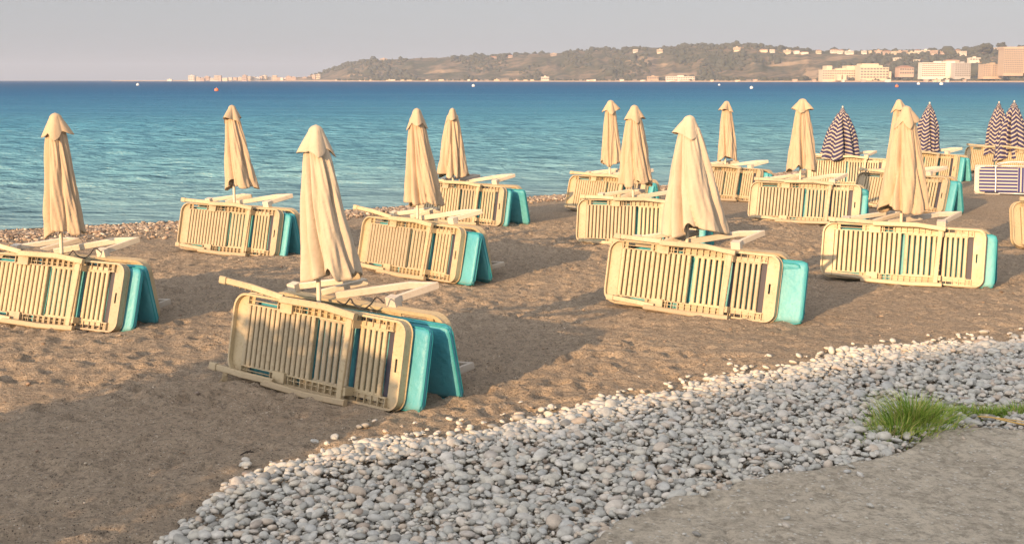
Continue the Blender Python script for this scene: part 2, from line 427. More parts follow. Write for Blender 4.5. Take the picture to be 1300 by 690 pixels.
for k in range(9000):                                   # footprints and hollows trodden into the sand
    cx = rf.uniform(-8, 10); cy = rf.uniform(6, 20.5); a = rf.uniform(0, math.pi) if k % 3 else rf.normal(.7, .4)
    L = rf.uniform(.05, .13); Wd = L * rf.uniform(.45, .8); dep = rf.uniform(.008, .034)
    i0 = int((cx - .45 + 8) / .036) + ix0; i1 = i0 + 26; j0 = int((cy - .45 - 6) / .036) + iy0; j1 = j0 + 26
    i0 = max(i0, 0); j0 = max(j0, 0)
    xx = X[j0:j1, i0:i1] - cx; yy = Y[j0:j1, i0:i1] - cy
    p = (xx * math.cos(a) + yy * math.sin(a)) / L; q = (-xx * math.sin(a) + yy * math.cos(a)) / Wd
    r2 = p * p + q * q
    foot[j0:j1, i0:i1] += dep * (-np.exp(-r2 ** 1.3) + .45 * np.exp(-((np.sqrt(r2) - 1.5) ** 2) * 5))
calm = 0.35 + 0.65 * sstep(-.25, .25, fbm(X * .28, Y * .28, 61, 2) + .12)
Z = Z + fine * (rough + foot * calm) * sstep(-.5, 2, Dd)
sand = mesh_np('sand', np.stack([X, Y, Z], -1).reshape(-1, 3), grid_faces(len(xs), len(ys)), M_SAND, True)
tag(sand, 'grey brown sand of the beach, trodden full of footprints', 'sand', kind='structure')

# sea
xs2 = axis(-26, 60, .22, -9000, 9000, 1.2); ys2 = axis(14, 95, .16, 8, 9000, 1.16)
X2, Y2 = np.meshgrid(xs2, ys2)
amp = sstep(-.5, 9, (Y2 - shore_y(X2)) * .77) * (1 - sstep(50, 100, Y2)) * (np.abs(X2) < 75)
w = np.zeros_like(X2)
rw = np.random.default_rng(11)
for k in range(34):
    lam = rw.uniform(.6, 2.4); an = rw.normal(math.radians(105), .33); ph = rw.uniform(0, 6.28)
    c, s_ = math.cos(an), math.sin(an)
    arg = (X2 * c + Y2 * s_) * 2 * math.pi / lam + ph + 1.6 * vnoise(X2 * .12 + k, Y2 * .12, 70 + k)
    w += lam * .0070 * (1 - np.abs(np.sin(arg / 2)) * 2 ** 1) 
Z2 = SEA_Z + w * (.25 + .75 * amp) * (amp > 0)
sea = mesh_np('sea', np.stack([X2, Y2, Z2], -1).reshape(-1, 3), grid_faces(len(xs2), len(ys2)), M_SEA, True)
tag(sea, 'calm blue sea, turquoise by the beach and navy at the horizon', 'sea', kind='structure')

# ------------------------------------------------------------------ pebbles (too many to count)
def ico(sub):
    bm = bmesh.new(); bmesh.ops.create_icosphere(bm, subdivisions=sub, radius=1)
    bm.verts.ensure_lookup_table()
    v = np.array([x.co[:] for x in bm.verts]); f = np.array([[q.index for q in p.verts] for p in bm.faces]); bm.free()
    return v, f
def pebbles(name, P, size, mat, label, sub, seed, flat=(.38, .66)):
    r = np.random.default_rng(seed); v, f = ico(sub); n = len(P)
    S = np.stack([size * r.uniform(.85, 1.35, n), size * r.uniform(.6, 1.0, n), size * r.uniform(*flat, n)], -1) * .5
    lump = 1 + .16 * (r.random((n, 1, 3)) - .5) * np.sign(v)[None] + .09 * (r.random((n, len(v), 1)) - .5)
    V = v[None] * lump * S[:, None]
    a = r.uniform(0, 2 * math.pi, n); tx = r.normal(0, .25, n); ty = r.normal(0, .25, n)
    x, y, z = V[..., 0], V[..., 1], V[..., 2]
    y, z = y * np.cos(tx)[:, None] - z * np.sin(tx)[:, None], y * np.sin(tx)[:, None] + z * np.cos(tx)[:, None]
    x, z = x * np.cos(ty)[:, None] + z * np.sin(ty)[:, None], -x * np.sin(ty)[:, None] + z * np.cos(ty)[:, None]
    x, y = x * np.cos(a)[:, None] - y * np.sin(a)[:, None], x * np.sin(a)[:, None] + y * np.cos(a)[:, None]
    V = np.stack([x, y, z], -1) + P[:, None]
    Fc = f[None] + (np.arange(n) * len(v))[:, None, None]
    o = mesh_np(name, V.reshape(-1, 3), Fc.reshape(-1, 3), mat, True)
    return tag(o, label, 'pebbles', kind='stuff')
edge_px = [(-60, 860), (60, 760), (215, 680), (300, 601), (350, 590), (432, 570), (515, 558), (592, 549), (669, 533), (700, 529), (765, 513), (831, 502), (883, 492), (936, 482), (996, 471), (1080, 449), (1170, 441), (1300, 435), (1420, 432), (1620, 428)]
EG = np.array([at(u, v)[:2] for u, v in edge_px])
def edge_y(x): return np.interp(x, EG[:, 0], EG[:, 1])
sp_ = .037
gx, gy = np.meshgrid(np.arange(-3.6, 8.6, sp_), np.arange(4.6, 11.2, sp_))
gx = gx.ravel() + rng.uniform(-.5, .5, gx.size) * sp_; gy = gy.ravel() + rng.uniform(-.5, .5, gy.size) * sp_
din = edge_y(gx) - gy + .28 * fbm(gx * 2.2, gy * 2.2, 80, 3)
keep = ((din > .04) | ((din > -.5) & (rng.random(gx.size) < .30 * np.exp(din * 9)))) & (gx < gy * .58 + 1.6) & (gx > -gy * .5 - .4)
SLA = np.array([at(u, v, .10)[:2] for u, v in ((1700, 530), (1440, 533), (1300, 537), (1205, 538), (1160, 553), (1120, 573), (950, 601), (790, 650), (640, 790))])[::-1]
keep &= (gy > np.interp(gx, SLA[:, 0], SLA[:, 1]) - .02) | (rng.random(gx.size) < .0)
gx, gy, din = gx[keep], gy[keep], din[keep]
size = np.clip(rng.lognormal(math.log(.047), .34, gx.size), .022, .11)
bz = beach(gx, gy)[0] + .035 * fbm(gx * 1.5, gy * 1.5, 85, 3) * sstep(0, .5, din)
lay = rng.uniform(0, 1, gx.size)
gzv = bz + .012 + .055 * sstep(.0, .6, din) * lay + size * .12
pebbles('pebble_bank', np.stack([gx, gy, gzv], -1), size, M_PEB, 'bank of smooth grey pebbles in front of the sand', 2, 3)
gm, gn = gx[::1] + rng.uniform(-.02, .02, gx.size), gy + rng.uniform(-.02, .02, gx.size)
sz = np.clip(rng.lognormal(math.log(.018), .35, gm.size), .009, .032)
pebbles('pebble_grit', np.stack([gm, gn, bz + .02 + .045 * sstep(0, .6, din) * rng.random(gm.size)], -1), sz, M_PEB, 'small grey grit filling the gaps between the pebbles', 1, 13)
# strip of shingle along the waterline
n = 60000
px_ = rng.uniform(-13, 22, n); dd = rng.gamma(3.2, .62, n) - .35
keep = (dd < 5.2); px_, dd = px_[keep], dd[keep]
py_ = shore_y(px_) - dd / .77
wid = np.interp(px_, [-13, -6, 0, 6, 22], [1.0, .9, .62, .5, .5])
py_ = shore_y(px_) - (dd * wid) / .77
kk = np.abs(px_) < py_ * .47 + 1.5; px_, py_ = px_[kk], py_[kk]
sz = np.clip(rng.lognormal(math.log(.055), .35, px_.size), .03, .12)
pebbles('shore_shingle', np.stack([px_, py_, beach(px_, py_)[0] + .01 + sz * .15 * rng.random(px_.size)], -1), sz, M_PEBW, 'strip of brown and white shingle along the waterline', 1, 4)
# lone stones and shell bits on the sand
n = 5200
sx_ = rng.uniform(-8, 10, n); sy_ = 6 + 15 * rng.random(n) ** 1.2
k = (sy_ > edge_y(sx_)) & (np.abs(sx_) < sy_ * .46); sx_, sy_ = sx_[k], sy_[k]
sz = np.clip(rng.lognormal(math.log(.014), .45, sx_.size), .007, .05)
jx = np.clip(np.searchsorted(xs, sx_), 0, len(xs) - 1); jy = np.clip(np.searchsorted(ys, sy_), 0, len(ys) - 1)
pebbles('scattered_stones', np.stack([sx_, sy_, Z[jy, jx] + sz * .1], -1), sz, M_PEBW, 'small stones and shell bits strewn over the sand', 1, 6)

# ------------------------------------------------------------------ concrete slab, grass, straw
slab_px = [(1750, 530), (1440, 533), (1300, 537), (1245, 536), (1205, 538), (1168, 545), (1160, 553), (1148, 562), (1120, 573), (1075, 582), (1010, 592), (950, 601), (860, 622), (790, 650), (720, 700), (640, 790)]
SL = [at(u, v, .10)[:2] for u, v in slab_px]
def slab():
    gx_ = np.arange(-.6, 8.2, .028); gy_ = np.arange(2.4, 8.7, .026)
    A, B = np.meshgrid(gx_, gy_)
    E_ = np.array(SL)[::-1]
    ey = np.interp(A, E_[:, 0], E_[:, 1]) + .10 * fbm(A * 2.3, B * 2.3, 90, 3) + .05 * vnoise(A * 11, B * 11, 95)
    t = sstep(-.01, .075, ey - B)
    top = .085 + .018 * fbm(A * 1.7, B * 1.7, 92, 3) + .011 * fbm(A * 9, B * 9, 96, 3, .7)
    crack = np.abs(vnoise(A * 1.1 + .3, B * 1.1, 140)) ; top = top - .02 * (1 - sstep(0, .018, crack))
    Zs = -.12 + (top + .12) * t
    o = mesh_np('concrete_slab', np.stack([A, B, Zs], -1).reshape(-1, 3), grid_faces(len(gx_), len(gy_)), M_CONC, True)
    sd = o.modifiers.new('thick', 'SOLIDIFY'); sd.thickness = .05; sd.offset = -1
    tag(o, 'rough broken edged concrete slab behind the grass at the lower right', 'slab')
slab()
n = 900; cx_ = rng.uniform(-.3, 4.4, n); cy_ = rng.uniform(4.5, 8.6, n); SE = np.array(SL)[::-1]
k = (cy_ < np.interp(cx_, SE[:, 0], SE[:, 1]) - .05) & (rng.random(n) < np.exp(-(np.interp(cx_, SE[:, 0], SE[:, 1]) - cy_) * 1.8))
cx_, cy_ = cx_[k], cy_[k]; sz = np.clip(rng.lognormal(math.log(.024), .55, cx_.size), .01, .075)
pebbles('slab_pebbles', np.stack([cx_, cy_, .088 + sz * .2], -1), sz, M_PEB, 'few small pebbles strewn over the concrete slab', 1, 12)

def mat_grass():
    m, nt, b = material('grass_blades', (.08, .16, .02), .6)
    g = N(nt, 'ShaderNodeNewGeometry')
    r = ramp(nt, g.outputs['Random Per Island'], [(0, (.09, .20, .015)), (.35, (.20, .34, .04)), (.7, (.33, .43, .07)), (.88, (.46, .48, .12)), (.93, (.52, .43, .18)), (1, (.40, .31, .16))])
    nt.links.new(r.outputs[0], b.inputs['Base Color'])
    return m
M_GRASS = mat_grass()
def grass():
    V = []; Fs = []
    def blade(x, y, z, h, w, a, lean, la):
        b = len(V) 
        dx, dy = math.cos(la) * lean, math.sin(la) * lean; cx, cy = math.cos(a) * w / 2, math.sin(a) * w / 2
        for i, t in enumerate((0, .35, .7)):
            k = 1 - t * .55; ox, oy, oz = dx * t * t, dy * t * t, h * t * (1 - .25 * t * lean / h)
            V.append((x + ox - cx * k, y + oy - cy * k, z + oz)); V.append((x + ox + cx * k, y + oy + cy * k, z + oz))
        V.append((x + dx, y + dy, z + h * (1 - .25 * lean / h)))
        V.append((x + dx, y + dy, z + h * (1 - .25 * lean / h) - .001))
        Fs.extend([(b, b + 1, b + 3, b + 2), (b + 2, b + 3, b + 5, b + 4), (b + 4, b + 5, b + 7, b + 6)])
    r = random.Random(3)
    def clump(u, v, n, spread, hh):
        c = at(u, v, .02)
        for _ in range(n):
            q = abs(r.gauss(0, 1)) * spread; th = r.uniform(0, 6.283)
            x = c[0] + math.cos(th) * q * 1.25; y = c[1] + math.sin(th) * q * .8
            hb = hh * r.uniform(.3, 1.2) * math.exp(-(q / spread) ** 2 * .12)
            blade(x, y, .02, hb, r.uniform(.005, .011), r.uniform(0, 6.28), hb * r.uniform(.1, .95), th + r.uniform(-.9, .9))
    clump(1158, 553, 1150, .115, .30); clump(1136, 562, 520, .09, .20); clump(1186, 543, 420, .08, .20); clump(1112, 570, 150, .08, .10)
    for i in range(17): clump(1200 + i * 8, 536 - i * .2 + r.uniform(-1, 1), 150, .06, r.uniform(.085, .15))
    for i in range(10): clump(1330 + i * 14, 534, 110, .07, .08)
    o = mesh_np('grass', np.array(V), np.array(Fs), M_GRASS, False)
    tag(o, 'tuft of green grass growing between pebbles and concrete slab', 'grass', kind='stuff')
grass()
mb = MB(); a, b_, c_ = at(1241, 528, .13), at(1275, 533, .125), at(1318, 541, .12)
mb.tube([a, (a + b_) / 2 + np.array([0, 0, .008]), b_, (b_ + c_) / 2 - np.array([0, 0, .004]), c_], [.004, .006, .0065, .006, .005], 6)
mb.tube([a + np.array([.05, -.01, .0]), b_ + np.array([-.02, .03, .006]), c_ + np.array([.02, .03, .01])], [.003, .004, .003], 5)
tag(mb.build('dry_reed', material('straw', (.55, .36, .12), .7)[0]), 'dry yellow reed stalk lying on the grass by the slab', 'reed')
mb = MB(); p0 = at(305, 577, .05); p1 = at(322, 573, .06)
mb.tube([p0, (p0 + p1) / 2 + np.array([0, 0, .012]), p1], [.004, .006, .004], 6); mb.tube([(p0 + p1) / 2, (p0 + p1) / 2 + np.array([.02, .03, .015])], .003, 5)
tag(mb.build('twig', material('dark_wood', (.04, .03, .025), .9)[0]), 'small dark twig lying on the sand at the lower left', 'twig')
# ------------------------------------------------------------------ sunbed lying on its long edge
L, W = 1.86, 0.67
def rrect(x0, x1, z0, z1, rl, rr, n=7):
    P = []
    for cx, cz, r, a0 in ((x0 + rl, z0 + rl, rl, 180), (x1 - rr, z0 + rr, rr, 270), (x1 - rr, z1 - rr, rr, 0), (x0 + rl, z1 - rl, rl, 90)):
        for i in range(n):
            t = math.radians(a0 + 90 * i / (n - 1)); P.append((cx + r * math.cos(t), cz + r * math.sin(t)))
    return P
def ring(mb, outer, inner, y0, y1):
    n = len(outer)
    V = [(x, y0, z) for x, z in outer] + [(x, y0, z) for x, z in inner] + [(x, y1, z) for x, z in outer] + [(x, y1, z) for x, z in inner]
    Fs = []
    for i in range(n):
        j = (i + 1) % n
        Fs += [(i, j, n + j, n + i), (2 * n + j, 2 * n + i, 3 * n + i, 3 * n + j), (j, i, 2 * n + i, 2 * n + j), (n + i, n + j, 3 * n + j, 3 * n + i)]
    mb.add(V, Fs)
def end_plate(x_out, x_in, r, y0, y1, slot=False):       # rounded end of the shell
    P = []
    lf = x_out < x_in; sgn = 1 if lf else -1; zi = .02
    n = 7
    arc1 = [(x_out + sgn * (r - r * math.sin(t)), zi + r - r * math.cos(t)) for t in np.linspace(0, math.pi / 2, n)]
    arc2 = [(x_out + sgn * (r - r * math.cos(t)), W - zi - r + r * math.sin(t)) for t in np.linspace(0, math.pi / 2, n)]
    P = [(x_in, zi)] + arc1 + arc2 + [(x_in, W - zi)]
    if not slot: return [P]
    m = W / 2; xa, xb = x_in - sgn * .055, x_in - sgn * .035
    a_out = [p for p in arc1 + arc2]
    lower = [(x_in, zi)] + arc1 + [(x_out, m - .05), (x_in, m - .05)]
    upper = [(x_in, m + .05), (x_out, m + .05)] + arc2 + [(x_in, W - zi)]
    return [lower, upper, [(x_in, m - .05), (xb, m - .05), (xb, m + .05), (x_in, m + .05)], [(xa, m - .05), (x_out, m - .05), (x_out, m + .05), (xa, m + .05)]]
def make_sunbed(name, front=True, arm=(.10, .22, -.06), mat=None):
    """x 0..L along the bed (object origin in the middle), z 0..W up, underside faces -y"""
    mat = mat or M_CREAM
    root = empty(name, (0, 0, 0))
    ox = -L / 2
    f = MB()
    # raised rim round the whole shell
    ring(f, rrect(0, L, 0, W, .13, .10), rrect(.017, L - .017, .017, W - .017, .115, .085), -.045, .03)
    ring(f, rrect(-.008, L + .008, -.008, W + .008, .137, .107), rrect(.02, L - .02, .02, W - .02, .11, .08), .03, .038)
    for P in end_plate(.016, .135, .115, -.006, .008): f.prism(P, -.006, .008)
    for P in end_plate(L - .016, L - .135, .085, -.006, .008, True): f.prism(P, -.006, .008)
    for z0, z1, sg in ((.017, .085, 1), (W - .085, W - .017, -1)):
        # web of the side rail, left open where the long slots are
        cuts = [(.20, .46), (.72, .82), (1.40, 1.52)]
        x = .12
        for a, b in cuts + [(L - .12, L)]:
            f.box(x, a, .0, .008, z0, z1); x = b
        zi = z1 if sg > 0 else z0
        f.box(.13, L - .13, -.030, .008, zi - .005, zi + .005)              # inner lip
        zm = (z0 + z1) / 2
        f.box(.13, L - .14, -.022, .0, zm - .003, zm + .003)
        for i in range(24):                                                 # gussets across the rail
            xg = .16 + i * .068
            if any(a - .01 < xg < b + .01 for a, b in cuts[:1]): continue
            f.box(xg - .003, xg + .003, -.034, .0, z0, z1)
    f.box(.55, .68, -.055, -.02, W - .10, W - .0175); f.box(.55, .68, -.055, -.02, .0175, .10)   # hinge boxes
    for v in range(len(f.v)): f.v[v] = (f.v[v][0] + ox, f.v[v][1], f.v[v][2])
    f.build('frame', mat, root)
    s = MB()
    for i in range(14): s.slat(.165 + i * .0565 + ox, .041, .085, W - .085, -.030, .012)
    s.build('slatted_seat', mat, root)
    s = MB()
    for i in range(6): s.slat(.985 + i * .062 + ox, .041, .10, W - .10, -.020, .006)
    s.box(.955 + ox, 1.33 + ox, -.014, .006, .082, .105); s.box(.955 + ox, 1.33 + ox, -.014, .006, W - .105, W - .082)
    s.build('slatted_middle', mat, root)
    s = MB()
    for i in range(5): s.slat(1.415 + i * .057 + ox, .037, .09, W - .09, -.024, .004)
    s.box(1.395 + ox, 1.665 + ox, -.02, .004, .055, .105); s.box(1.395 + ox, 1.665 + ox, -.02, .004, W - .105, W - .055)
    s.build('slatted_backrest', mat, root)
    t = MB(); t.box(1.36 + ox, 1.40 + ox, .010, .016, .03, W - .03); t.box(1.665 + ox, 1.735 + ox, .010, .016, .03, W - .03)
    t.box(1.40 + ox, 1.665 + ox, .010, .016, .03, .075); t.box(1.40 + ox, 1.665 + ox, .010, .016, W - .075, W - .03)
    for i in range(8): t.box(1.385 + i * .045 + ox, 1.389 + i * .045 + ox, -.014, .010, W - .074, W - .034); t.box(1.385 + i * .045 + ox, 1.389 + i * .045 + ox, -.014, .010, .034, .074)
    t.build('dark_backing', M_DARK, root)  # dark slate strips and ribs round the backrest panel
    if front:
        up, outw, x0 = arm
        for zt, sg in ((W, 1), (0, -1)):
            a = MB()
            p0 = Vector((x0 + ox, -outw, zt + (up if sg > 0 else .0 + .055))); p1 = Vector((x0 + .34 + ox, -outw * .86, zt + (up * .75 if sg > 0 else .035)))
            p2 = Vector((.60 + ox, -.085, zt + (.02 if sg > 0 else .02)))
            a.bar([p0, p1, p2], .032, .05, (0, 0, 1))
            a.bar([p0 + Vector((-.005, 0, -.002)), p0 + Vector((.07, .0, -.004))], .042, .062, (0, 0, 1))
            for i in range(9):
                q = p0.lerp(p2, .14 + i * .095); a.box(q.x - .003, q.x + .003, q.y - .017, q.y + .012, q.z - .026, q.z + .026)
            a.build('armrest', mat, root)
        l = MB(); yo = -.115
        l.bar([(1.345 + ox, yo, .02), (1.355 + ox, yo, W * .5), (1.37 + ox, yo, W - .01)], .052, .028, (0, -1, 0))
        l.bar([(.60 + ox, -.10, W + .005), (1.10 + ox, yo - .01, W + .012), (1.42 + ox, yo - .005, W - .022)], .045, .055)
        l.bar([(.50 + ox, -.10, .0), (1.0 + ox, yo - .01, -.012), (1.42 + ox, yo - .005, .0)], .045, .050)
        l.box(1.32 + ox, 1.40 + ox, yo, -.02, .05, .11); l.box(1.32 + ox, 1.40 + ox, yo, -.02, W - .11, W - .05)
        for i in range(7): l.box(1.335 + ox, 1.385 + ox, yo - .017, yo - .012, .09 + i * .075, .096 + i * .075)
        l.build('leg_frame', mat, root)
    else:
        # the far bed: armrests and legs swung out, away from the near bed, seen over its top edge
        for zt in (W, 0.0):
            lo = zt == 0.0; a = MB(); q = -.34 if lo else 0.0
            q = q if lo else -.10
            a.bar([(1.28 + q + ox, -.03, zt + .02), (.74 + q + ox, -.34, zt + .05), (.50 + q + ox, -.38, zt + .055), (.66 + q + ox, -.06, zt + .045)], .030, .062, (0, 0, 1))
            a.box(.62 + q + ox, .72 + q + ox, -.085, -.01, zt - .02, zt + .075)
            a.build('armrest', M_WHITE, root)
            a = MB()
            a.bar([(1.70 + ox, -.05, zt + .03), (1.24 + ox, -.31, zt + .045), (1.10 + ox, -.30, zt + .045), (1.36 + ox, -.04, zt + .02)], .030, .055, (0, 0, 1))
            a.box(1.64 + ox, 1.73 + ox, -.085, -.01, zt - .02, zt + .065)
            a.build('leg_frame', M_WHITE, root)
    return root
def make_mattress(name):
    Lm, Wm, Tm = 1.84, .62, .062
    nx, nz = 60, 20
    root = None
    V = []; Fs = []
    def surf(side):
        b = len(V)
        for j in range(nz + 1):
            for i in range(nx + 1):
                u = i / nx; v = j / nz
                e = min(u * Lm, (1 - u) * Lm, v * Wm, (1 - v) * Wm)
                t = Tm / 2 * (1 - math.exp(-e / .012)) * .42 + Tm / 2 * .58 * (1 if e > 0 else 1)
                for c in (.30, .62, .80): t -= .014 * math.exp(-((u - c) * Lm / .018) ** 2)
                t += .003 * math.sin(u * 37 + side) * math.sin(v * 9) * min(1, e / .05)
                # rounded corners
                x = u * Lm; z = v * Wm; r = .05
                cx = min(max(x, r), Lm - r); cz = min(max(z, r), Wm - r)
                dx, dz = x - cx, z - cz; dl = math.hypot(dx, dz)
                if dl > 0 and abs(dx) > 0 and abs(dz) > 0:
                    m = max(abs(dx), abs(dz)); k = m / dl; x, z = cx + dx * k, cz + dz * k
                V.append((x - Lm / 2, side * t, z))
        for j in range(nz):
            for i in range(nx):
                q = b + j * (nx + 1) + i
                f = (q, q + 1, q + nx + 2, q + nx + 1)
                Fs.append(f if side < 0 else f[::-1])
        return b
    b0 = surf(-1); b1 = surf(1)
    per = [i for i in range(nx)] + [nx + j * (nx + 1) for j in range(nz)] + [nz * (nx + 1) + nx - i for i in range(nx)] + [(nz - j) * (nx + 1) for j in range(nz)]
    for k in range(len(per)):
        a, c = per[k], per[(k + 1) % len(per)]
        Fs.append((b0 + c, b0 + a, b1 + a, b1 + c))
    mb = MB(); mb.v = V; mb.f = Fs
    o = mb.build(name, M_FOAM, None, True)
    p = MB()
    loop = [V[b0 + k] for k in per[::2]]; p.tube([(x * 1.001, -Tm / 2 * .62, z) for x, y, z in loop], .0055, 5, True)
    p.tube([(x * 1.001, Tm / 2 * .62, z) for x, y, z in loop], .0055, 5, True)
    p.build('piping', M_PIPE, o, True)
    return o

proto = {}
first_use = set()
def use(key, maker):
    if key not in proto: proto[key] = maker(); return proto[key]
    return copy_tree(proto[key])
GRP_BED = 'cream slatted sunbeds laid on their sides'
GRP_MAT = 'turquoise foam mattresses stored between the sunbeds'
GRP_UMB = 'folded cream beach umbrellas'

# ------------------------------------------------------------------ closed umbrellas
def make_umbrella(loc, h_top, h_hem, half_w, lean_x, lean_y, seed, mat, striped=False, cap=.13, twist=0.5, lobes=6, notch=True, top_r=.066, label='', group=GRP_UMB, bulge=0.0):
    r = random.Random(seed)
    root = empty('striped_umbrella' if striped else 'beach_umbrella', loc, 0.0, label, 'umbrella', group)
    p = MB(); p.tube([(0, 0, -.15), (0, 0, h_top - .03)], .019, 12); p.build('pole', M_STEEL, root, True)
    p = MB(); p.tube([(0, 0, .42), (0, 0, .52)], .025, 12); p.build('pole_collar', M_STEEL, root, True)
    na, ns = 132, 56
    ph = [r.uniform(-.18, .18) for _ in range(lobes)]; am = [r.uniform(.3, 1.2) for _ in range(lobes)]
    a0 = r.uniform(0, 6.28)
    z1 = h_top - .05
    slash = [(4.2 + r.uniform(-.5, .5), r.uniform(.3, .5)), (5.2 + r.uniform(-.3, .5), r.uniform(.15, .35)), (3.4 + r.uniform(-.3, .4), r.uniform(.1, .3))]
    def lobe(th, s):
        q = (th + a0 + twist * s * s) * lobes / (2 * math.pi)
        i = int(math.floor(q)) % lobes; fr = q - math.floor(q)
        w = math.sin(math.pi * fr)
        skew = math.sin(math.pi * fr ** (0.62 + .25 * math.sin(i * 2.1 + seed)))
        k = .5 * w + .5 * skew
        return k ** .55, am[i]
    V = []; UV = []
    TH, SS = np.meshgrid(2 * np.pi * np.arange(na) / na, np.arange(ns + 1) / ns)
    WR = fbm(np.cos(TH) * 2.6 + SS * .6 + seed * 3.1, np.sin(TH) * 2.6 + SS * 1.3 + seed, 150, 4, .5)
    for j in range(ns + 1):
        s = j / ns
        for i in range(na):
            th = 2 * math.pi * i / na
            k, a_ = lobe(th, s)
            R = top_r + (half_w - top_r) * (s ** .82) + bulge * math.sin(math.pi * min(1, s * 1.05)) ** 2
            if s < .06: R = top_r * (.35 + .65 * s / .06)
            depth = .12 + .26 * s
            rad = R * ((1 - depth) + depth * k * (.75 + .25 * a_)) 
            rad += WR[j, i] * (.012 + .040 * s) * min(1, 5 * s) + .006 * math.sin(9 * th + 11 * s + seed) * s + .004 * math.sin(23 * th - 17 * s)
            for tc_, dp_ in slash: rad -= R * dp_ * min(1, s * 4) * math.exp(-((((th - tc_ - .35 * s) + math.pi) % (2 * math.pi) - math.pi) / .10) ** 2)
            hem = (.035 * (1 - k) + .03 * math.sin(th * 2 + seed) + .028 * math.sin(th * 3 + a0)) 
            if notch: hem += .10 * math.exp(-(((th - (4.6 + .4 * math.sin(seed))) + math.pi) % (2 * math.pi) - math.pi) ** 2 / .035)
            zz = z1 + (h_hem - z1) * s + hem * s ** 5
            cx = lean_x * s ** 1.25; cy = lean_y * s ** 1.25
            V.append((cx + rad * math.cos(th), cy + rad * .8 * math.sin(th), zz)); UV.append((i / na, s))
    Fs = []
    for j in range(ns):
        for i in range(na):
            k = (i + 1) % na; Fs.append((j * na + i, (j + 1) * na + i, (j + 1) * na + k, j * na + k))
    me = bpy.data.meshes.new('canopy'); me.from_pydata(V, [], Fs)
    uvl = me.uv_layers.new(name='UVMap')
    vi = np.zeros(len(me.loops), int); me.loops.foreach_get('vertex_index', vi)
    uvs = np.array(UV)[vi]
    # repair the seam
    pf = uvs[:, 0].reshape(-1, 4); sm = pf.max(1) - pf.min(1) > .5; pf[sm] = np.where(pf[sm] < .5, pf[sm] + 1, pf[sm]); uvs[:, 0] = pf.ravel()
    uvl.data.foreach_set('uv', uvs.ravel())
    me.polygons.foreach_set('use_smooth', [True] * len(me.polygons)); me.update(); me.materials.append(mat)
    o = bpy.data.objects.new('canopy', me); COL.objects.link(o); o.parent = root
    sd = o.modifiers.new('thick', 'SOLIDIFY'); sd.thickness = .006; sd.offset = -1
    # small upper canopy with pointed, drooping corners
    V = []; Fs = []; nc = 4 if not striped else 8; ca0 = r.uniform(-.4, .55); crn = [r.random() for _ in range(nc)]; na2, ns2 = 96, 16
    for j in range(ns2 + 1):
        s = j / ns2
        for i in range(na2):
            th = 2 * math.pi * i / na2
            cf = (th + ca0) * nc / (2 * math.pi); ci = int(round(cf)) % nc; q = max(0.0, 1 - abs(cf - round(cf)) * 2) ** 1.02
            Rc = cap * (1.16 - .42 * crn[ci]); Zc = cap * (.85 + .75 * crn[ci])
            R = .034 * min(1, s * 9) ** .5 + (s ** .85) * ((1 - q) * cap * .36 + q * (Rc - .034)) 
            zz = h_top - .02 * min(1, s * 5) ** 2 - s * ((1 - q) * cap * 1.02 + q * Zc) + .012 * math.sin(5 * th + seed) * s
            V.append((R * math.cos(th) + lean_x * .06, R * math.sin(th), zz))
    for j in range(ns2):
        for i in range(na2):
            k = (i + 1) % na2; Fs.append((j * na2 + i, (j + 1) * na2 + i, (j + 1) * na2 + k, j * na2 + k))
    Fs.append(tuple(range(na2)))
    me = bpy.data.meshes.new('vent_cap'); me.from_pydata(V, [], Fs)
    uvl = me.uv_layers.new(name='UVMap'); vi = np.zeros(len(me.loops), int); me.loops.foreach_get('vertex_index', vi)
    uvl.data.foreach_set('uv', np.stack([(vi % na2) / na2, (vi // na2) / ns2 * .16], -1).ravel())
    me.polygons.foreach_set('use_smooth', [True] * len(me.polygons)); me.update(); me.materials.append(mat)
    o = bpy.data.objects.new('vent_cap', me); COL.objects.link(o); o.parent = root
    sd = o.modifiers.new('thick', 'SOLIDIFY'); sd.thickness = .005; sd.offset = -1
    if striped:
        p = MB(); p.tube([(0, 0, h_top - .01), (0, 0, h_top + .03), (0, 0, h_top + .05)], [.012, .022, .008], 10); p.build('finial', M_WHITE, root, True)
    return root

# ------------------------------------------------------------------ the stacks
def solve(uL, uR, vm):
    lo, hi = 0.0, 60.0
    def both(d): return at(uL, vm - d), at(uR, vm + d)
    for _ in range(50):
        m = (lo + hi) / 2; p, q = both(m)
        if np.hypot(*(q - p)[:2]) > L: hi = m
        else: lo = m
    p, q = both(lo); return (p + q) / 2, math.atan2(q[1] - p[1], q[0] - p[0]), lo
def vz(u, v, p):          # height above p's ground at which pixel row v lies over point p
    lo, hi = -1.0, 4.0
    for _ in range(40):
        m = (lo + hi) / 2
        if proj((p[0], p[1], m))[1] > v: lo = m
        else: hi = m
    return lo
def put(o, c, yaw, lx, ly, lz, lean, roll=0.0, flip=False):
    ca, sa = math.cos(yaw), math.sin(yaw)
    x = c[0] + lx * ca - ly * sa; y = c[1] + lx * sa + ly * ca
    o.matrix_world = Matrix.Translation((x, y, c[2] + lz)) @ Matrix.Rotation(yaw + (math.pi if flip else 0), 4, 'Z') @ Matrix.Rotation(roll, 4, 'Y') @ Matrix.Rotation(-lean, 4, 'X')
    return o
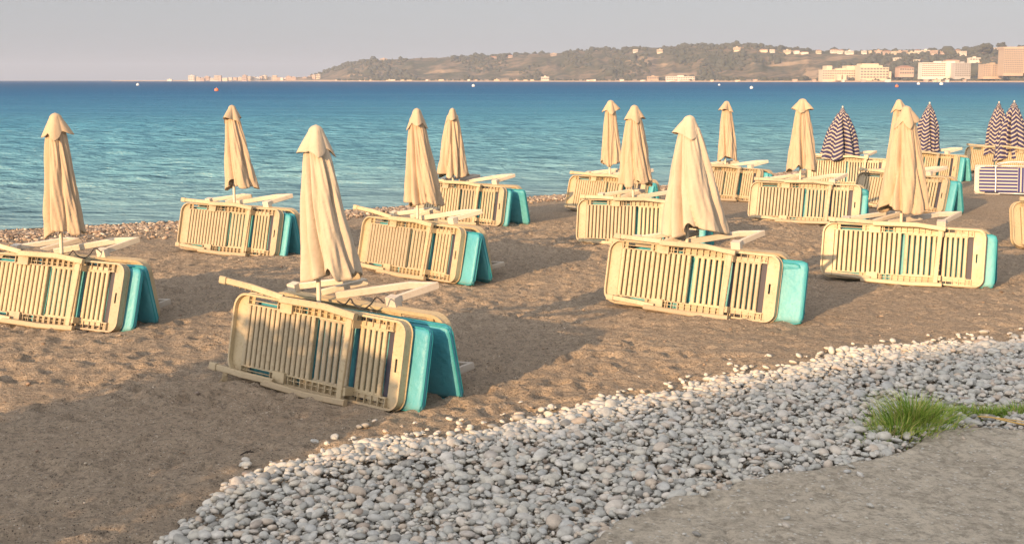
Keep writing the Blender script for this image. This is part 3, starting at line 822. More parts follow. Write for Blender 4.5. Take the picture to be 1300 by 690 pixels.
GROUPS = [
 # key, uL, uR, vmid, pole u, v top, v hem, hem left, hem right, (mattress 1 shift), (mattress 2 y, shift), canvas, where
 ('A', 292, 508, 497, 404, 158, 352, 387, 460, .15, (.52, .17), 0, 'in the nearest stack, left of centre'),
 ('B', -38, 150, 413, 77, 143, 296, 58, 108, .12, (.44, .12), 1, 'in the stack cut off by the left photo edge'),
 ('C', 226, 351, 320, 297, 133, 238, 285, 327, .10, (.42, .10), 1, 'in the leftmost stack close to the waterline'),
 ('D', 455, 580, 349, 530, 137, 259, 515, 562, .20, (.42, .16), 1, 'in the stack right behind the nearest one'),
 ('E', 528, 637, 280, 575, 137, 224, 553, 595, .08, (.55, .20), 1, 'in the waterline stack left of the centre gap'),
 ('F', 718, 815, 268, 774, 127, 208, 763, 788, .10, (.40, .12), 1, 'in the waterline stack right of the centre gap'),
 ('G', 732, 884, 312, 804, 133, 234, 783, 830, .10, (.40, .14), 1, 'in the stack left behind the large middle umbrella'),
 ('H', 767, 983, 402, 873, 146, 294, 840, 923, .26, (.34, .20), 0, 'in the large middle stack beside the pebbles'),
 ('I', 872, 962, 252, 921, 128, 202, 911, 936, .10, (.40, .14), 1, 'in the stack under the smallest cream umbrella'),
 ('J', 949, 1090, 285, 1016, 125, 216, 997, 1036, .10, (.36, .10), 1, 'in the stack between the two right foreground stacks'),
 ('K', 1041, 1248, 361, 1145, 134, 267, 1118, 1180, .12, (.38, .12), 1, 'in the foreground stack farthest right'),
 ('M', 1082, 1197, 266, 1138, 126, 222, 1123, 1151, .14, (.42, .18), 1, 'in the stack half hidden by the right foreground umbrella'),
 ('L', 1022, 1125, 233, 1068, 137, 200, 1042, 1092, .06, (.40, .10), 2, 'in the stack under the leftmost striped umbrella'),
 ('N', 1128, 1213, 228, 1178, 132, 193, 1160, 1194, .12, (.42, .16), 2, 'in the stack under the middle striped umbrella'),
 ('O', 1222, 1300, 218, 1266, 131, 196, 1250, 1282, .06, (.40, .10), 2, 'in the stack under the rear right striped umbrella'),
 ('R', 1264, 1350, 228, 1285, 130, 203, 1263, 1308, .06, (.40, .10), 2, 'behind the blue and white striped sunbed'),
 ('Q', 1262, 1470, 312, 1430, 130, 250, 1405, 1450, .10, (.40, .10), 1, 'cut off by the right photo edge'),
]
UMB_LABEL = {
 'A': 'nearest folded umbrella, pale cream canvas, in the stack left of centre',
 'B': 'folded cream umbrella nearest the left edge of the photo',
 'C': 'folded cream umbrella second from the left, by the waterline',
 'D': 'taller of the two folded cream umbrellas just right of the nearest one',
 'E': 'smaller cream umbrella by the waterline, right of the pair left of centre',
 'F': 'slim folded cream umbrella, leftmost of the middle three',
 'G': 'folded cream umbrella between the slim one and the large middle one',
 'H': 'large folded pale umbrella in the middle foreground, wide at the hem',
 'I': 'smallest folded cream umbrella, standing right of the large middle one',
 'J': 'folded cream umbrella left of the leftmost striped umbrella',
 'K': 'large folded cream umbrella over the foreground stack farthest right',
 'M': 'cream umbrella mostly hidden behind the large right foreground umbrella',
 'L': 'leftmost folded umbrella with dark blue and white chevron stripes',
 'N': 'middle folded chevron striped umbrella, right of the large cream one',
 'O': 'rear striped umbrella of the overlapping pair at the right edge',
 'R': 'front striped umbrella of the overlapping pair at the right edge',
 'Q': 'folded cream umbrella past the right edge of the photo',
 }
INFO = {}
for gi, (key, uL, uR, vm, pu, vt, vh, hl, hr, ms, (my, mx), canv, where) in enumerate(GROUPS):
    if key == 'Z': c = np.array([-5.1, 5.7, 0.0]); yaw = math.radians(-30)
    else: c, yaw, dlt = solve(uL, uR, vm)
    c = np.array([c[0], c[1], gz(c[0], c[1]) - .015])
    ca, sa = math.cos(yaw), math.sin(yaw)
    rr = random.Random(gi * 5 + 1)
    lean = math.radians(rr.uniform(9, 17))
    INFO[key] = (c, yaw)
    fk = 'sunbed_out' if key in 'ABD' else 'sunbed_in'
    o = use(fk, lambda: make_sunbed('sunbed', True, (.09, .19, -.02) if fk == 'sunbed_out' else (.03, .13, .09)))
    put(o, c, yaw, 0, 0, .03, lean, math.radians(rr.uniform(-1.6, 1.6)))
    tag(o, 'near slatted sunbed ' + where, 'sunbed', GRP_BED)
    o = use('mattress', lambda: make_mattress('mattress'))
    put(o, c, yaw, ms, .085, .015, lean + .015, math.radians(rr.uniform(-.6, .6)))
    tag(o, 'near turquoise mattress ' + where, 'mattress', GRP_MAT)
    if key not in 'QZR':
        o = use('mattress', None)
        put(o, c, yaw, mx, my + .02, .01, -math.radians(rr.uniform(13, 17)), math.radians(rr.uniform(-.8, .8)))
        tag(o, 'far turquoise mattress ' + where, 'mattress', GRP_MAT)
        o = use('sunbed_back', lambda: make_sunbed('sunbed', False))
        put(o, c, yaw, .04, my + .13, .01, math.radians(13), math.radians(rr.uniform(-.6, .6)), True)
        tag(o, 'far slatted sunbed ' + where, 'sunbed', GRP_BED)
    # umbrella between the beds
    if key == 'Z':
        pc = c + np.array([.2, .3, 0]); ht, hh = 2.0, .78; hw, lx = .26, .1
    else:
        best = min(np.linspace(-.95, 1.2, 431), key=lambda t: abs(proj((c[0] + t * ca - .33 * sa, c[1] + t * sa + .33 * ca, .9))[0] - pu))
        pc = np.array([c[0] + best * ca - .33 * sa, c[1] + best * sa + .33 * ca, c[2]])
        ht = vz(pu, vt, pc) - c[2]; hh = vz(pu, vh, pc) - c[2]
        k = pc[1] / F_PX
        hw = (hr - hl) * .5 * k * 1.10; lx = ((hr + hl) / 2 - pu) * k
    make_umbrella(tuple(pc), ht, hh, hw, lx, 0, gi + 3, [M_CANVAS2, M_CANVAS, M_STRIPE][canv], canv == 2,
                  cap=.172 if canv != 2 else .09, twist=rr.uniform(-.5, .7), lobes=rr.choice([4, 5, 6]) if canv != 2 else 8, notch=key in 'ACEHJG',
                  label=UMB_LABEL[key], group=GRP_UMB if canv != 2 else 'folded striped beach umbrellas', bulge=.0 if canv != 2 else .05)

# cords
def local(key, x, y, z):
    c, yaw = INFO[key]; return (c[0] + x * math.cos(yaw) - y * math.sin(yaw), c[1] + x * math.sin(yaw) + y * math.cos(yaw), c[2] + z)
def spline(P, n=8):
    out = []
    P = [Vector(p) for p in P]; P = [P[0]] + P + [P[-1]]
    for i in range(1, len(P) - 2):
        for k in range(n):
            t = k / n; a, b, c, d = P[i - 1], P[i], P[i + 1], P[i + 2]
            out.append(.5 * ((2 * b) + (c - a) * t + (2 * a - 5 * b + 4 * c - d) * t * t + (3 * b - a - 3 * c + d) * t ** 3))
    return out + [P[-2]]
for key, lab in (('A', 'black cord looping over the turquoise mattress of the nearest stack'), ('B', 'black cord looping over the mattresses of the stack at the left edge')):
    p = MB()
    p.tube(spline([local(key, .02, .30, .70), local(key, .12, .28, .69), local(key, .18, .28, .74), local(key, .22, .28, .70), local(key, .30, .29, .67), local(key, .37, .30, .71), local(key, .42, .32, .77), local(key, .48, .34, .73)]), .006, 6)
    tag(p.build('cord', M_BLACK, None, True), lab, 'cord', 'black cords on the stacks')
p = MB()
for i in range(4):
    c0 = Vector(local('A', -.78 + i * .014, -.20, .065)); 
    p.tube([c0 + Vector((.0, 0, 0)) + Vector((.006 * math.sin(t), .028 * math.cos(t), .04 * math.sin(t))) for t in np.linspace(0, 2 * math.pi, 14, endpoint=False)], .0035, 5, True)
p.tube(spline([local('A', -.77, -.22, .06), local('A', -.80, -.25, .02), local('A', -.86, -.27, .012)]), .003, 5)
tag(p.build('rope', M_ROPE, None, True), 'thin frayed rope knotted round the lower arm of the nearest sunbed', 'rope')

# blue and white striped sunbed with tube frame at the right edge
def striped_bed():
    c = at(1238, 246); yaw = math.radians(-14); ca, sa = math.cos(yaw), math.sin(yaw)
    c2 = np.array([c[0] + ca * .95, c[1] + sa * .95, gz(c[0], c[1])])
    root = empty('sunbed', (0, 0, 0)); put(root, c2, yaw, 0, 0, .02, math.radians(10))
    tag(root, 'sunbed with blue and white striped cushion and tube frame at the right edge', 'sunbed')
    m = MB(); m.prism(rrect(-.88, .9, .04, .56, .05, .05), -.05, .03); m.build('cushion', M_CUSH, root, False)
    m = MB(); m.prism(rrect(-.97, -.76, .0, .58, .08, .03), -.0, .05); m.build('headrest', M_WHITE, root)
    m = MB(); m.tube([(-.95, .05, .0), (.95, .05, .0)], .014); m.tube([(-.95, .05, .60), (.95, .05, .60)], .014); m.tube([(-.95, .05, .0), (-.95, .05, .6)], .014); m.build('frame', M_ALU, root, True)
    m = MB(); m.tube(spline([(-.56, -.09, .02), (-.56, -.10, .3), (-.56, -.10, .58), (-.42, -.06, .66), (0, -.05, .68), (.2, -.03, .60)]), .013); m.build('leg', M_ALU, root, True)
    m = MB(); m.tube(spline([(-.50, .0, .60), (-.38, -.12, .65), (-.1, -.12, .66), (.05, .0, .60)]), .012); m.build('armrest', M_ALU, root, True)
    m = MB(); m.tube([(-.5, -.10, .01), (.0, -.12, .0), (.9, -.1, -.01)], .013); m.build('leg', M_ALU, root, True)
striped_bed()

# ------------------------------------------------------------------ added unseen block behind the camera, shaped to shade the pebbles
def shade_block():
    d = Vector((.852, .524, 0)); nrm = Vector((-.524, .852, 0)); off = 31.0
    sv = Vector((math.sin(SUN_AZ), math.cos(SUN_AZ), 0)).normalized()
    q = Vector((-.15, 7.60, 0)) + sv * off - d * 2
    h = off * math.tan(SUN_EL) + .05; ln = 19.0
    root = empty('added_shade_block', tuple(q), math.atan2(.524, .852), 'added two storey block behind the viewer, unseen, shading the pebbles', 'building')
    m = MB(); m.box(0, ln, -8, 0, -.4, h - .25); m.build('wall', M_CONC, root)
    m = MB(); m.box(-.15, ln + .15, -8.15, .12, h - .247, h); m.build('roof', M_CONC, root)
    for i in range(6):
        for z in (.9, 4.3):
            m = MB(); m.box(1.2 + i * 3, 2.8 + i * 3, .003, .05, z, z + 1.5)
            w = m.build('window', M_DARK, root)
            m = MB(); m.box(1.1 + i * 3, 2.9 + i * 3, .003, .12, z - .1, z - .003); m.build('sill', M_WHITE, w)
shade_block()
# ------------------------------------------------------------------ added unseen tree left of the camera, shaped to shade the nearest stack
def shade_tree():
    base = np.array([-5.95, 2.9, 0.0]); r = np.random.default_rng(8)
    root = empty('added_shade_tree', tuple(base), 0, 'added bushy tree left of the viewer, unseen, shading the nearest stack', 'tree')
    m = MB()
    m.tube([(0, 0, -.2), (.05, .02, .8), (-.05, .1, 1.6), (.02, .05, 2.1)], [.13, .11, .08, .04], 10)
    for i in range(7):
        a = i * .9; m.tube([(0, .05, .8 + i * .1), (math.cos(a) * .45, math.sin(a) * .45, 1.2 + i * .12), (math.cos(a) * .85, math.sin(a) * .85, 1.4 + i * .12)], [.05, .035, .012], 6)
    m.build('trunk', M_TRUNK0, root, True)
    n = 5200; th = r.uniform(0, 6.28, n); z = r.uniform(.3, 2.05, n); R_ = 1.3 * np.sin(np.clip((z - .1) / 2.6, 0, 1) * math.pi) ** .6 * np.sqrt(r.random(n))
    P = np.stack([np.cos(th) * R_, np.sin(th) * R_, z], -1); k = vnoise(P[:, 0] * 2.5 + P[:, 2], P[:, 1] * 2.5 + P[:, 2] * 1.7, 5) > -.2; P = P[k]
    v0, f0 = ico(1); sc_ = r.uniform(.03, .075, (len(P), 1, 1)) * np.array([1, 1, .6]) * (1 + .5 * (r.random((len(P), len(v0), 1)) - .5))
    V = v0[None] * sc_ + P[:, None]
    mesh_np('crown', V.reshape(-1, 3), (f0[None] + (np.arange(len(P)) * len(v0))[:, None, None]).reshape(-1, 3), M_LEAF0, False, root)
M_TRUNK0 = material('shade_tree_bark', (.12, .09, .065), .9)[0]; M_LEAF0 = material('shade_tree_leaves', (.07, .10, .045), .8)[0]
shade_tree()
# ------------------------------------------------------------------ the far coast
SKY_U = [150, 205, 240, 330, 400, 412, 425, 445, 470, 510, 560, 600, 640, 700, 760, 800, 840, 900, 945, 980, 1040, 1100, 1180, 1215, 1235, 1300, 1420, 1700]
SKY_V = [102.6, 102.2, 101.5, 100.8, 97.5, 92, 88, 81.5, 77.5, 75.8, 74.2, 73, 71.8, 68.5, 65, 62.5, 60.8, 59, 59, 62.5, 66.5, 67.5, 67, 66, 65, 63, 60, 60]
def coast_d(u): return np.interp(u, [150, 400, 480, 700, 1000, 1300, 1700], [3700, 3200, 2700, 2450, 2050, 1700, 1500])
DEP = 850.0
def far_z(u, t):
    u = np.asarray(u, float); t = np.asarray(t, float)
    yr = coast_d(u) + DEP * .62
    hr = (102 - np.interp(u, SKY_U, SKY_V)) / F_PX * yr * 1.018 + 2.0
    pr = sstep(.05, .62, t) ** 1.0 * (1 - .35 * sstep(.68, 1.0, t))
    pr = np.where(hr > 14, pr, sstep(.03, .3, t))
    base = 1.6 * sstep(0, .02, t) - 2.0 * (1 - sstep(0, .012, t))
    gul = np.abs(vnoise(u * .035, t * 2.2, 101)) * 2 + .6 * np.abs(vnoise(u * .09, t * 5, 102)) * 2
    n = (fbm(u * .02, t * 3, 104, 4) * 1.0 - gul * .5)
    ridge = .05 * vnoise(u * .12, u * 0 + 4, 110) * sstep(.5, .62, t)
    return base + np.maximum(hr - 2, 0) * pr * (1 + ridge) + n * .30 * np.maximum(hr, 0) * (pr * (1 - pr) * 3.2)
def far_pt(u, t):
    Yf = coast_d(u) + DEP * t
    return np.stack([(u - 650) / F_PX * Yf * 1.0087, Yf + 0 * t, far_z(u, t)], -1)
us = np.linspace(150, 1700, 640); ts = np.linspace(0, 1, 110) ** 1.15
UU, TT = np.meshgrid(us, ts)
def mat_hill():
    m, nt, b = material('far_hillside', (.1, .1, .06), .95)
    b.inputs['Specular IOR Level'].default_value = .1
    tc = N(nt, 'ShaderNodeTexCoord'); sx = N(nt, 'ShaderNodeSeparateXYZ'); nt.links.new(tc.outputs['Object'], sx.inputs[0])
    n1 = noise(nt, .011, 6, .62); n2 = noise(nt, .05, 5, .6)
    mp = N(nt, 'ShaderNodeMapping'); mp.inputs['Scale'].default_value = (.006, .006, .05); nt.links.new(tc.outputs['Object'], mp.inputs[0])
    st = noise(nt, 1.0, 5, .6, mp.outputs[0])
    c = mixc(nt, ramp(nt, n1.outputs[0], [(.38, (0, 0, 0)), (.60, (1, 1, 1))]).outputs[0], (.075, .078, .048), (.22, .165, .115))
    c = mixc(nt, ramp(nt, n2.outputs[0], [(.45, (0, 0, 0)), (.62, (.8, .8, .8))]).outputs[0], c, (.045, .058, .030))
    c = mixc(nt, ramp(nt, st.outputs[0], [(.58, (0, 0, 0)), (.66, (.85, .85, .85))]).outputs[0], c, (.42, .30, .19))
    lo = ramp(nt, sx.outputs[2], [(0, (1, 1, 1)), (.03, (1, 1, 1)), (.045, (0, 0, 0))])
    zz = math_n(nt, 'DIVIDE', sx.outputs[2], 100.0); nt.links.new(zz, lo.inputs[0])
    c = mixc(nt, lo.outputs[0], c, (.46, .34, .23))
    nt.links.new(c, b.inputs['Base Color']); return m
hills = mesh_np('hills', far_pt(UU, TT).reshape(-1, 3), grid_faces(len(us), len(ts)), mat_hill(), True)
tag(hills, 'scrub covered headland with pale cliffs across the bay', 'hills', kind='structure')

def on_far(u, v):
    """the first place on the far slope seen at pixel row v in column u"""
    t = np.linspace(.02, .66, 400); P = far_pt(np.full(400, float(u)), t)
    vv = np.array([proj(p)[1] for p in P[::4]])
    i = np.argmax(vv < v) if (vv < v).any() else int(np.argmin(vv))
    return P[i * 4], t[i * 4]
# trees: the woods that read as one mass
r_ = np.random.default_rng(77)
n = 6500
tu = r_.uniform(400, 1420, n); tt = r_.uniform(.06, .68, n) ** .9
dens = fbm(tu * .018, tt * 4, 120, 3) + .28 * (tt - .25)
k = dens > .0; tu, tt = tu[k], tt[k]
TP = far_pt(tu, tt); sz = r_.lognormal(math.log(7.2), .4, len(tu)); TP[:, 2] += sz * .16
M_WOOD = material('far_foliage', (.058, .062, .040), .95)[0]
o = pebbles('hillside_scrub', TP, sz, M_WOOD, 'dark scrub and woodland spread over the far hillside', 1, 9, (.6, .95)); o['category'] = 'woodland'
# shoreline greenery
tu = r_.uniform(430, 1400, 520); tt = r_.uniform(.035, .09, 520); TP = far_pt(tu, tt); sz = r_.lognormal(math.log(7), .3, 520); TP[:, 2] += sz * .2
o = pebbles('shore_greenery', TP, sz, M_WOOD, 'low dark shrubs behind the far beach', 1, 10, (.5, .9)); o['category'] = 'shrubs'

M_TRUNK = material('bark', (.10, .07, .05), .9)[0]
def tree(u, v, h, w, kind, label, group='trees on the far ridge'):
    P, t = on_far(u, v)
    root = empty('ridge_tree', tuple(P - np.array([0, 0, .5])), 0, label, 'tree', group)
    m = MB(); m.tube([(0, 0, 0), (0, 0, h * .8)], [h * .05, h * .02], 6); m.build('trunk', M_TRUNK, root)
    r = np.random.default_rng(int(u * 7)); k = 10 if kind == 'cone' else 46
    if kind == 'cone':
        zz = np.linspace(.22, .95, k); Pp = np.stack([r.normal(0, .04 * w, k), r.normal(0, .04 * w, k), zz * h], -1); s = w * (1.12 - zz) 
    else:
        th = r.uniform(0, 6.28, k); q = np.sqrt(r.random(k)); zz = r.uniform(.35, .92, k)
        Pp = np.stack([np.cos(th) * q * w * .42 * np.sin(math.pi * zz ** .9) ** .5, np.sin(th) * q * w * .42, zz * h], -1); s = w * r.uniform(.14, .28, k)
    Vv = []; v0, f0 = ico(1)
    Fc = np.concatenate([f0 + i * len(v0) for i in range(k)]); Vv = np.concatenate([v0 * (1 + .35 * (r.random((len(v0), 1)) - .5)) * s[i] * .5 * np.array([1, 1, .8]) + Pp[i] for i in range(k)])
    mesh_np('crown', Vv, Fc, M_WOOD, False, root)
ORD = ['first', 'second', 'third', 'fourth', 'fifth', 'sixth', 'seventh', 'eighth', 'ninth', 'tenth', 'eleventh', 'twelfth', 'thirteenth', 'fourteenth', 'fifteenth', 'sixteenth', 'seventeenth', 'eighteenth', 'nineteenth', 'twentieth', 'twenty-first', 'twenty-second', 'twenty-third', 'twenty-fourth', 'twenty-fifth', 'twenty-sixth', 'twenty-seventh', 'twenty-eighth', 'twenty-ninth', 'thirtieth', 'thirty-first', 'thirty-second', 'thirty-third', 'thirty-fourth', 'thirty-fifth', 'thirty-sixth', 'thirty-seventh', 'thirty-eighth', 'thirty-ninth', 'fortieth']
cu = [483, 492, 501, 511, 517, 528, 537, 556, 577, 590, 607, 632, 655, 668, 684, 719, 731, 742, 757, 764, 779, 791, 806, 858, 868, 884, 912, 926]
for i, u in enumerate(cu):
    v = float(np.interp(u, SKY_U, SKY_V)) + .6
    tree(u, v, random.uniform(5, 9), random.uniform(3.5, 7), 'cone', 'small dark conifer on the far skyline, %s from the left end of the ridge' % ORD[i])
tree(1237, 70, 22, 34, 'round', 'broad dark tree rising over the white villas, left of two'); tree(1258, 69, 22, 22, 'round', 'broad dark tree beside the tower block, right of two')
tree(1212, 70, 12, 14, 'round', 'small round dark tree among the ridge villas'); tree(1101, 68, 8, 12, 'round', 'small dark tree between the ridge houses right of the headland')
tree(1083, 102, 10, 18, 'round', 'dark round tree before the cream hotel complex, left one', 'trees on the far beach'); tree(1122, 102, 12, 28, 'round', 'dark round tree before the cream hotel complex, right one', 'trees on the far beach')
tree(1237, 100, 16, 24, 'round', 'dark tree at the end of the pale slab hotel', 'trees on the far beach'); tree(1275, 101, 14, 34, 'round', 'wide dark tree at the foot of the tower block', 'trees on the far beach'); tree(1298, 100, 14, 30, 'round', 'wide dark tree below the tower at the right edge', 'trees on the far beach')

def mwall(name, c):
    m, nt, b = material(name, c, .8); n1 = noise(nt, .25, 3)
    nt.links.new(mixc(nt, n1.outputs[0], tuple(x * .86 for x in c), tuple(min(1, x * 1.08) for x in c)), b.inputs['Base Color']); return m
W_CREAM = mwall('cream_render', (.62, .52, .38)); W_WHITE = mwall('white_render', (.70, .64, .55)); W_PINK = mwall('pink_render', (.50, .37, .29))
W_TAN = mwall('tan_render', (.46, .35, .25)); W_SHADED = mwall('shaded_render', (.42, .40, .38)); M_ROOF = mwall('roof_tiles', (.38, .20, .13))  # the grey wall has the hotel wing's shade put into its colour
M_WIN = material('far_windows', (.17, .15, .135), .3)[0]
def block(name, label, u0, u1, vt, vb, mat, Yd, dep=14, group=None, floors=0, bays=0, roof=None, extra=(), cat='building', sink=4, loc=None):
    a = at_dist(u0, vb, Yd); b = at_dist(u1, vb, Yd); zt = at_dist(u0, vt, Yd)[2]; zb = a[2]
    w = b[0] - a[0]; h = zt - zb
    root = empty(name, ((a[0] + b[0]) / 2, Yd, zb), 0, label, cat, group)
    m = MB(); m.box(-w / 2, w / 2, 0, dep, -sink, h)
    def px(u): return (u - (u0 + u1) / 2) / F_PX * Yd * 1.0087
    def pz(v): return at_dist(u0, v, Yd)[2] - zb
    for (eu0, eu1, et, eb, dy) in extra: m.box(px(eu0), px(eu1), dy, dy + dep, pz(eb), pz(et))
    m.build('wall', mat, root)
    if floors:
        # strips of window bays, one per storey
        fh = h / floors
        for i in range(floors):
            q = MB(); z0 = i * fh + fh * .30; z1 = i * fh + fh * .82
            nb = bays or 1; bw = w / nb
            for j in range(nb): q.box(-w / 2 + j * bw + bw * .14, -w / 2 + (j + 1) * bw - bw * .14, -.25, .2, z0, z1)
            q.build('window', M_WIN, root)
    if roof == 'hip':
        m = MB(); o_ = .5; m.add([(-w / 2 - o_, -o_, h), (w / 2 + o_, -o_, h), (w / 2 + o_, dep + o_, h), (-w / 2 - o_, dep + o_, h), (-w / 4, dep / 2, h + max(1.6, h * .3)), (w / 4, dep / 2, h + max(1.6, h * .3))],
              [(0, 1, 5, 4), (1, 2, 5), (2, 3, 4, 5), (3, 0, 4), (3, 2, 1, 0)]); m.build('roof', M_ROOF, root)
    else:
        m = MB(); m.box(-w / 2 - .3, w / 2 + .3, -.3, dep + .3, h + .003, h + .7)
        if w > 12: m.box(-w * .1, w * .12, 3, 8, h + .703, h + 2.8)
        m.build('roof', mat, root)
    return root
# the town on the low spit at the far left
rt = random.Random(21); x = 239.0; i = 0
tops = []
while x < 402 and i < 38:
    w = rt.uniform(3.0, 6.6); vt = 99.4 - rt.random() ** 1.7 * 3.6
    if i == 0: w, vt = 8, 96.2
    if x > 385: vt = rt.uniform(94.5, 97.5)
    block('town_block', 'small pale block of the far left town, %s from its left end' % ORD[i], x, x + w, vt, 102.6, rt.choice([W_CREAM, W_CREAM, W_WHITE, W_PINK]), 3380 + rt.uniform(-60, 120), 14, 'blocks of the far left town', 3 if w > 4.5 else 0, 3)
    x += w + rt.choice([0, 0, .3, .9, 1.6]); i += 1
block('shore_house', 'lone low pale house on the spit left of the far town', 212, 218, 101, 102.7, W_WHITE, 3500, 10)
# villas along the ridge at the right
rt = random.Random(5)
vill = [(936, 62.6), (970, 64.8), (981, 65.0), (1000, 66), (1012, 66.4), (1022, 67), (1040, 67), (1060, 66), (1068, 66.4), (1079, 67.4), (1098, 66.6), (1107, 66), (1116, 66), (1127, 66.6), (1137, 67.6), (1143, 66.4), (1150, 67), (1158, 67.4), (1166, 66.6), (1176, 66.8), (1187, 67), (1199, 67), (1217, 66.5), (1224, 67.6), (1268, 63)]
for i, (u, v) in enumerate(vill):
    w = rt.uniform(5, 10); P, t = on_far(u, v + 1.3); hgt = rt.uniform(2.2, 4.2)
    pv = proj(P)[1]
    block('villa', 'small pale villa on the right part of the ridge, %s from the left' % ORD[i], u - w / 2, u + w / 2, min(pv, v + 3.4) - hgt + .4, min(pv, v + 3.4), rt.choice([W_CREAM, W_WHITE, W_PINK, W_WHITE]), P[1] - 6, 12, 'villas along the far ridge', 2 if hgt > 3 else 0, 4, rt.choice(['hip', None, None]))
for i, (u, v, w, lab) in enumerate([(474, 76.6, 5, 'pale house at the top of the headland'), (487, 77.5, 9, 'long tan house near the top of the headland'), (626, 75, 9, 'pinkish house on the slope left of the ridge middle'), (648, 73.4, 6, 'small pinkish house high on the slope left of the middle'), (703, 71, 8, 'tan house just under the skyline, middle left'), (807, 66, 6, 'small pale house on the slope near the middle ridge'), (838, 66, 7, 'pale house under the highest part of the ridge'), (1238, 76.5, 14, 'white villa between the two broad dark trees'), (1140, 76.5, 8, 'white house alone on the slope above the cream hotel'), (1165, 79, 6, 'small white house on the slope left of the slab hotel'), (1250, 87, 7, 'small white house left of the tan hotel')]):
    P, t = on_far(u, v); block('hill_house', lab, u - w / 2, u + w / 2, v - 2.6, v + .8, [W_WHITE, W_TAN, W_PINK, W_PINK, W_TAN, W_WHITE, W_CREAM, W_WHITE, W_WHITE, W_WHITE, W_WHITE][i], P[1] - 5, 12, 'houses dotted over the far slope', 1, 4, 'hip' if i in (2, 3) else None)
# hotels by the far beach
def D(u, k=.05): return float(coast_d(u) + DEP * k)
block('hotel', 'stepped cream hotel complex with small tower by the far beach', 1044, 1092, 89, 101, W_CREAM, D(1080), 26, None, 4, 16, None, [(1050, 1057, 83.5, 90, 4), (1062, 1075, 87, 90, 6), (1075, 1092, 83.5, 90, 5), (1060, 1065, 95, 102.5, -16), (1067, 1071, 95, 102.5, -16)])
block('hotel', 'taller tan wing at the right of the stepped cream hotel', 1092, 1128, 86, 100, W_CREAM, D(1110), 30, None, 4, 9, None, [(1093, 1121, 83, 86.5, 5), (1096, 1117, 80.8, 84, 9), (1127, 1131, 91, 100, 0)])
block('hotel', 'pale slab hotel with brighter end and flat front', 1170, 1211, 80, 97.5, W_WHITE, D(1190), 18, None, 7, 18, None, [(1200, 1211, 77.8, 97.5, -1.5)])
block('hotel', 'wing coloured grey for its shade, right of the pale slab hotel', 1212, 1232, 80.6, 97.5, W_SHADED, D(1222, .07), 18, None, 7, 7)
block('hotel', 'tan mid-rise hotel left of the tower block', 1248, 1273.5, 82, 97, W_TAN, D(1260), 20, None, 6, 9, None, [(1258, 1259.5, 80.5, 97, -.9)])
block('tower_block', 'tall tan tower block at the right edge of the far coast', 1273.8, 1299, 62, 93, W_TAN, D(1285), 22, None, 13, 11, None, [(1273, 1300, 59.5, 62.2, 1), (1298, 1306, 59, 93, -1.2)])
block('far_house', 'wide pink house with sloping roof between the hotels', 1142, 1160, 86, 95, W_PINK, D(1150, .09), 24, None, 2, 6, 'hip')
block('far_house', 'long terracotta roofed house above the slab hotel', 1201, 1218, 76.5, 79.5, W_PINK, D(1210, .25), 14, None, 0, 0, 'hip')
block('far_house', 'long low white building by the beach under the ridge', 846, 882, 97.6, 102.2, W_WHITE, D(860, .03), 14, None, 2, 12)
block('far_house', 'small white building by the beach below the middle slope', 687, 697, 98, 102.4, W_WHITE, D(690, .03), 12, None, 1, 4)
block('far_house', 'small tan building at the foot of the pale cliff track', 822, 836, 97.5, 101, W_TAN, D(828, .03), 12, None, 1, 5)
rt = random.Random(9); hu = sorted([rt.uniform(420, 1290) for _ in range(40)])
for i, u in enumerate(hu):
    w = rt.uniform(2.5, 8); block('beach_hut', 'tiny low beach building on the far shore, %s from the left' % ORD[i], u, u + w, 103.1 - rt.uniform(1.0, 2.0), 103.2, rt.choice([W_CREAM, W_WHITE, W_PINK, W_WHITE]), D(u, .012), 6, 'low buildings along the far beach', sink=2)

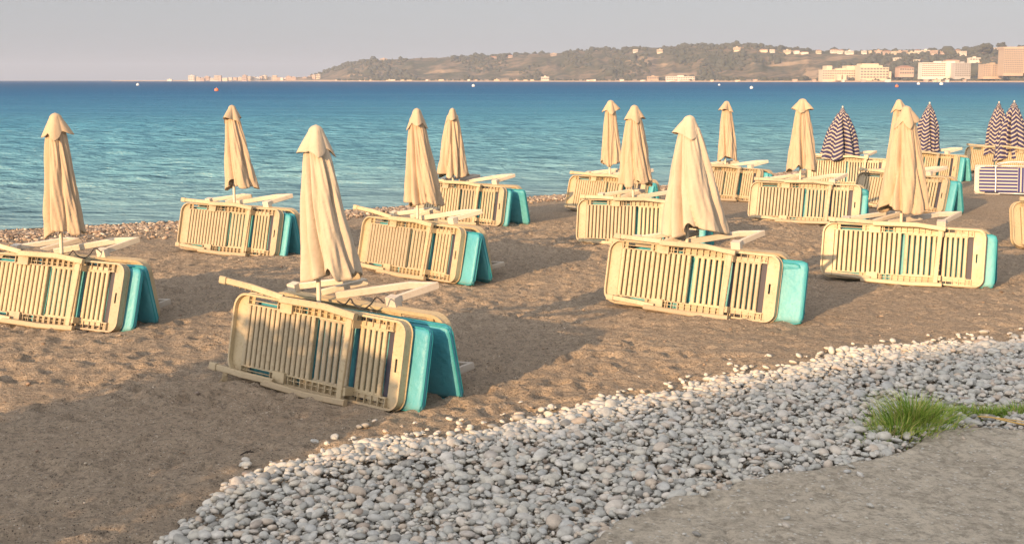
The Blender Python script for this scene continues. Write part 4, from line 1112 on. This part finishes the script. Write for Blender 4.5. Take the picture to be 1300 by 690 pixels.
# buoys
def buoy(u, v, r, mat, label):
    p = at(u, v, SEA_Z)
    root = empty('buoy', tuple(p), 0, label, 'buoy', 'buoys on the sea')
    m = MB(); prof = [(0, -.4), (.6, -.35), (.92, -.1), (1, .3), (.98, .8), (.8, 1.15), (.45, 1.32), (0, 1.38)]
    V = []; n = 14
    for a, z in prof:
        for i in range(n): V.append((a * r * math.cos(6.2832 * i / n), a * r * math.sin(6.2832 * i / n), z * r))
    m.add(V, [(j * n + i, j * n + (i + 1) % n, (j + 1) * n + (i + 1) % n, (j + 1) * n + i) for j in range(len(prof) - 1) for i in range(n)])
    m.build('float', mat, root, True)
    m = MB(); m.tube([(0, 0, r * 1.5), (0, 0, r * 1.9)], r * .08, 6); m.build('ring', M_STEEL, root)
M_ORANGE = material('orange_buoy', (.75, .17, .07), .4)[0]; M_WBUOY = material('white_buoy', (.8, .78, .74), .4)[0]
buoy(275, 115.6, .55, M_ORANGE, 'orange buoy on the sea right of the leftmost umbrellas')
buoy(175, 108.6, .8, M_WBUOY, 'small white buoy at the far left near the horizon'); buoy(601, 110, .7, M_WBUOY, 'small white buoy near the far shore, left of the middle')
buoy(913, 108.6, .6, M_WBUOY, 'tiny white buoy right of the middle near the far shore'); buoy(954, 112.6, .55, M_WBUOY, 'white buoy above the smallest cream umbrella')
buoy(1138.5, 110.6, .7, M_ORANGE, 'orange buoy in front of the cream hotel'); buoy(1166, 107.4, 1.0, M_WBUOY, 'white buoy in front of the slab hotel, left of two'); buoy(1195, 107.8, 1.1, M_WBUOY, 'white buoy in front of the slab hotel, right of two')

# ------------------------------------------------------------------ air over the bay
mb = MB(); mb.box(-9300, 9300, -320, 9300, -6, 130)
hz = mb.build('haze', bpy.data.materials.new('haze_air')); hm = hz.data.materials[0]; hm.use_nodes = True
nt = hm.node_tree; nt.nodes.clear(); pv = nt.nodes.new('ShaderNodeVolumePrincipled'); ou = nt.nodes.new('ShaderNodeOutputMaterial')
pv.inputs['Color'].default_value = (.64, .76, 1.0, 1); pv.inputs['Density'].default_value = 0.00014; pv.inputs['Anisotropy'].default_value = 0.0
nt.links.new(pv.outputs[0], ou.inputs['Volume'])
tag(hz, 'thin warm haze hanging over the bay', 'haze', kind='stuff')
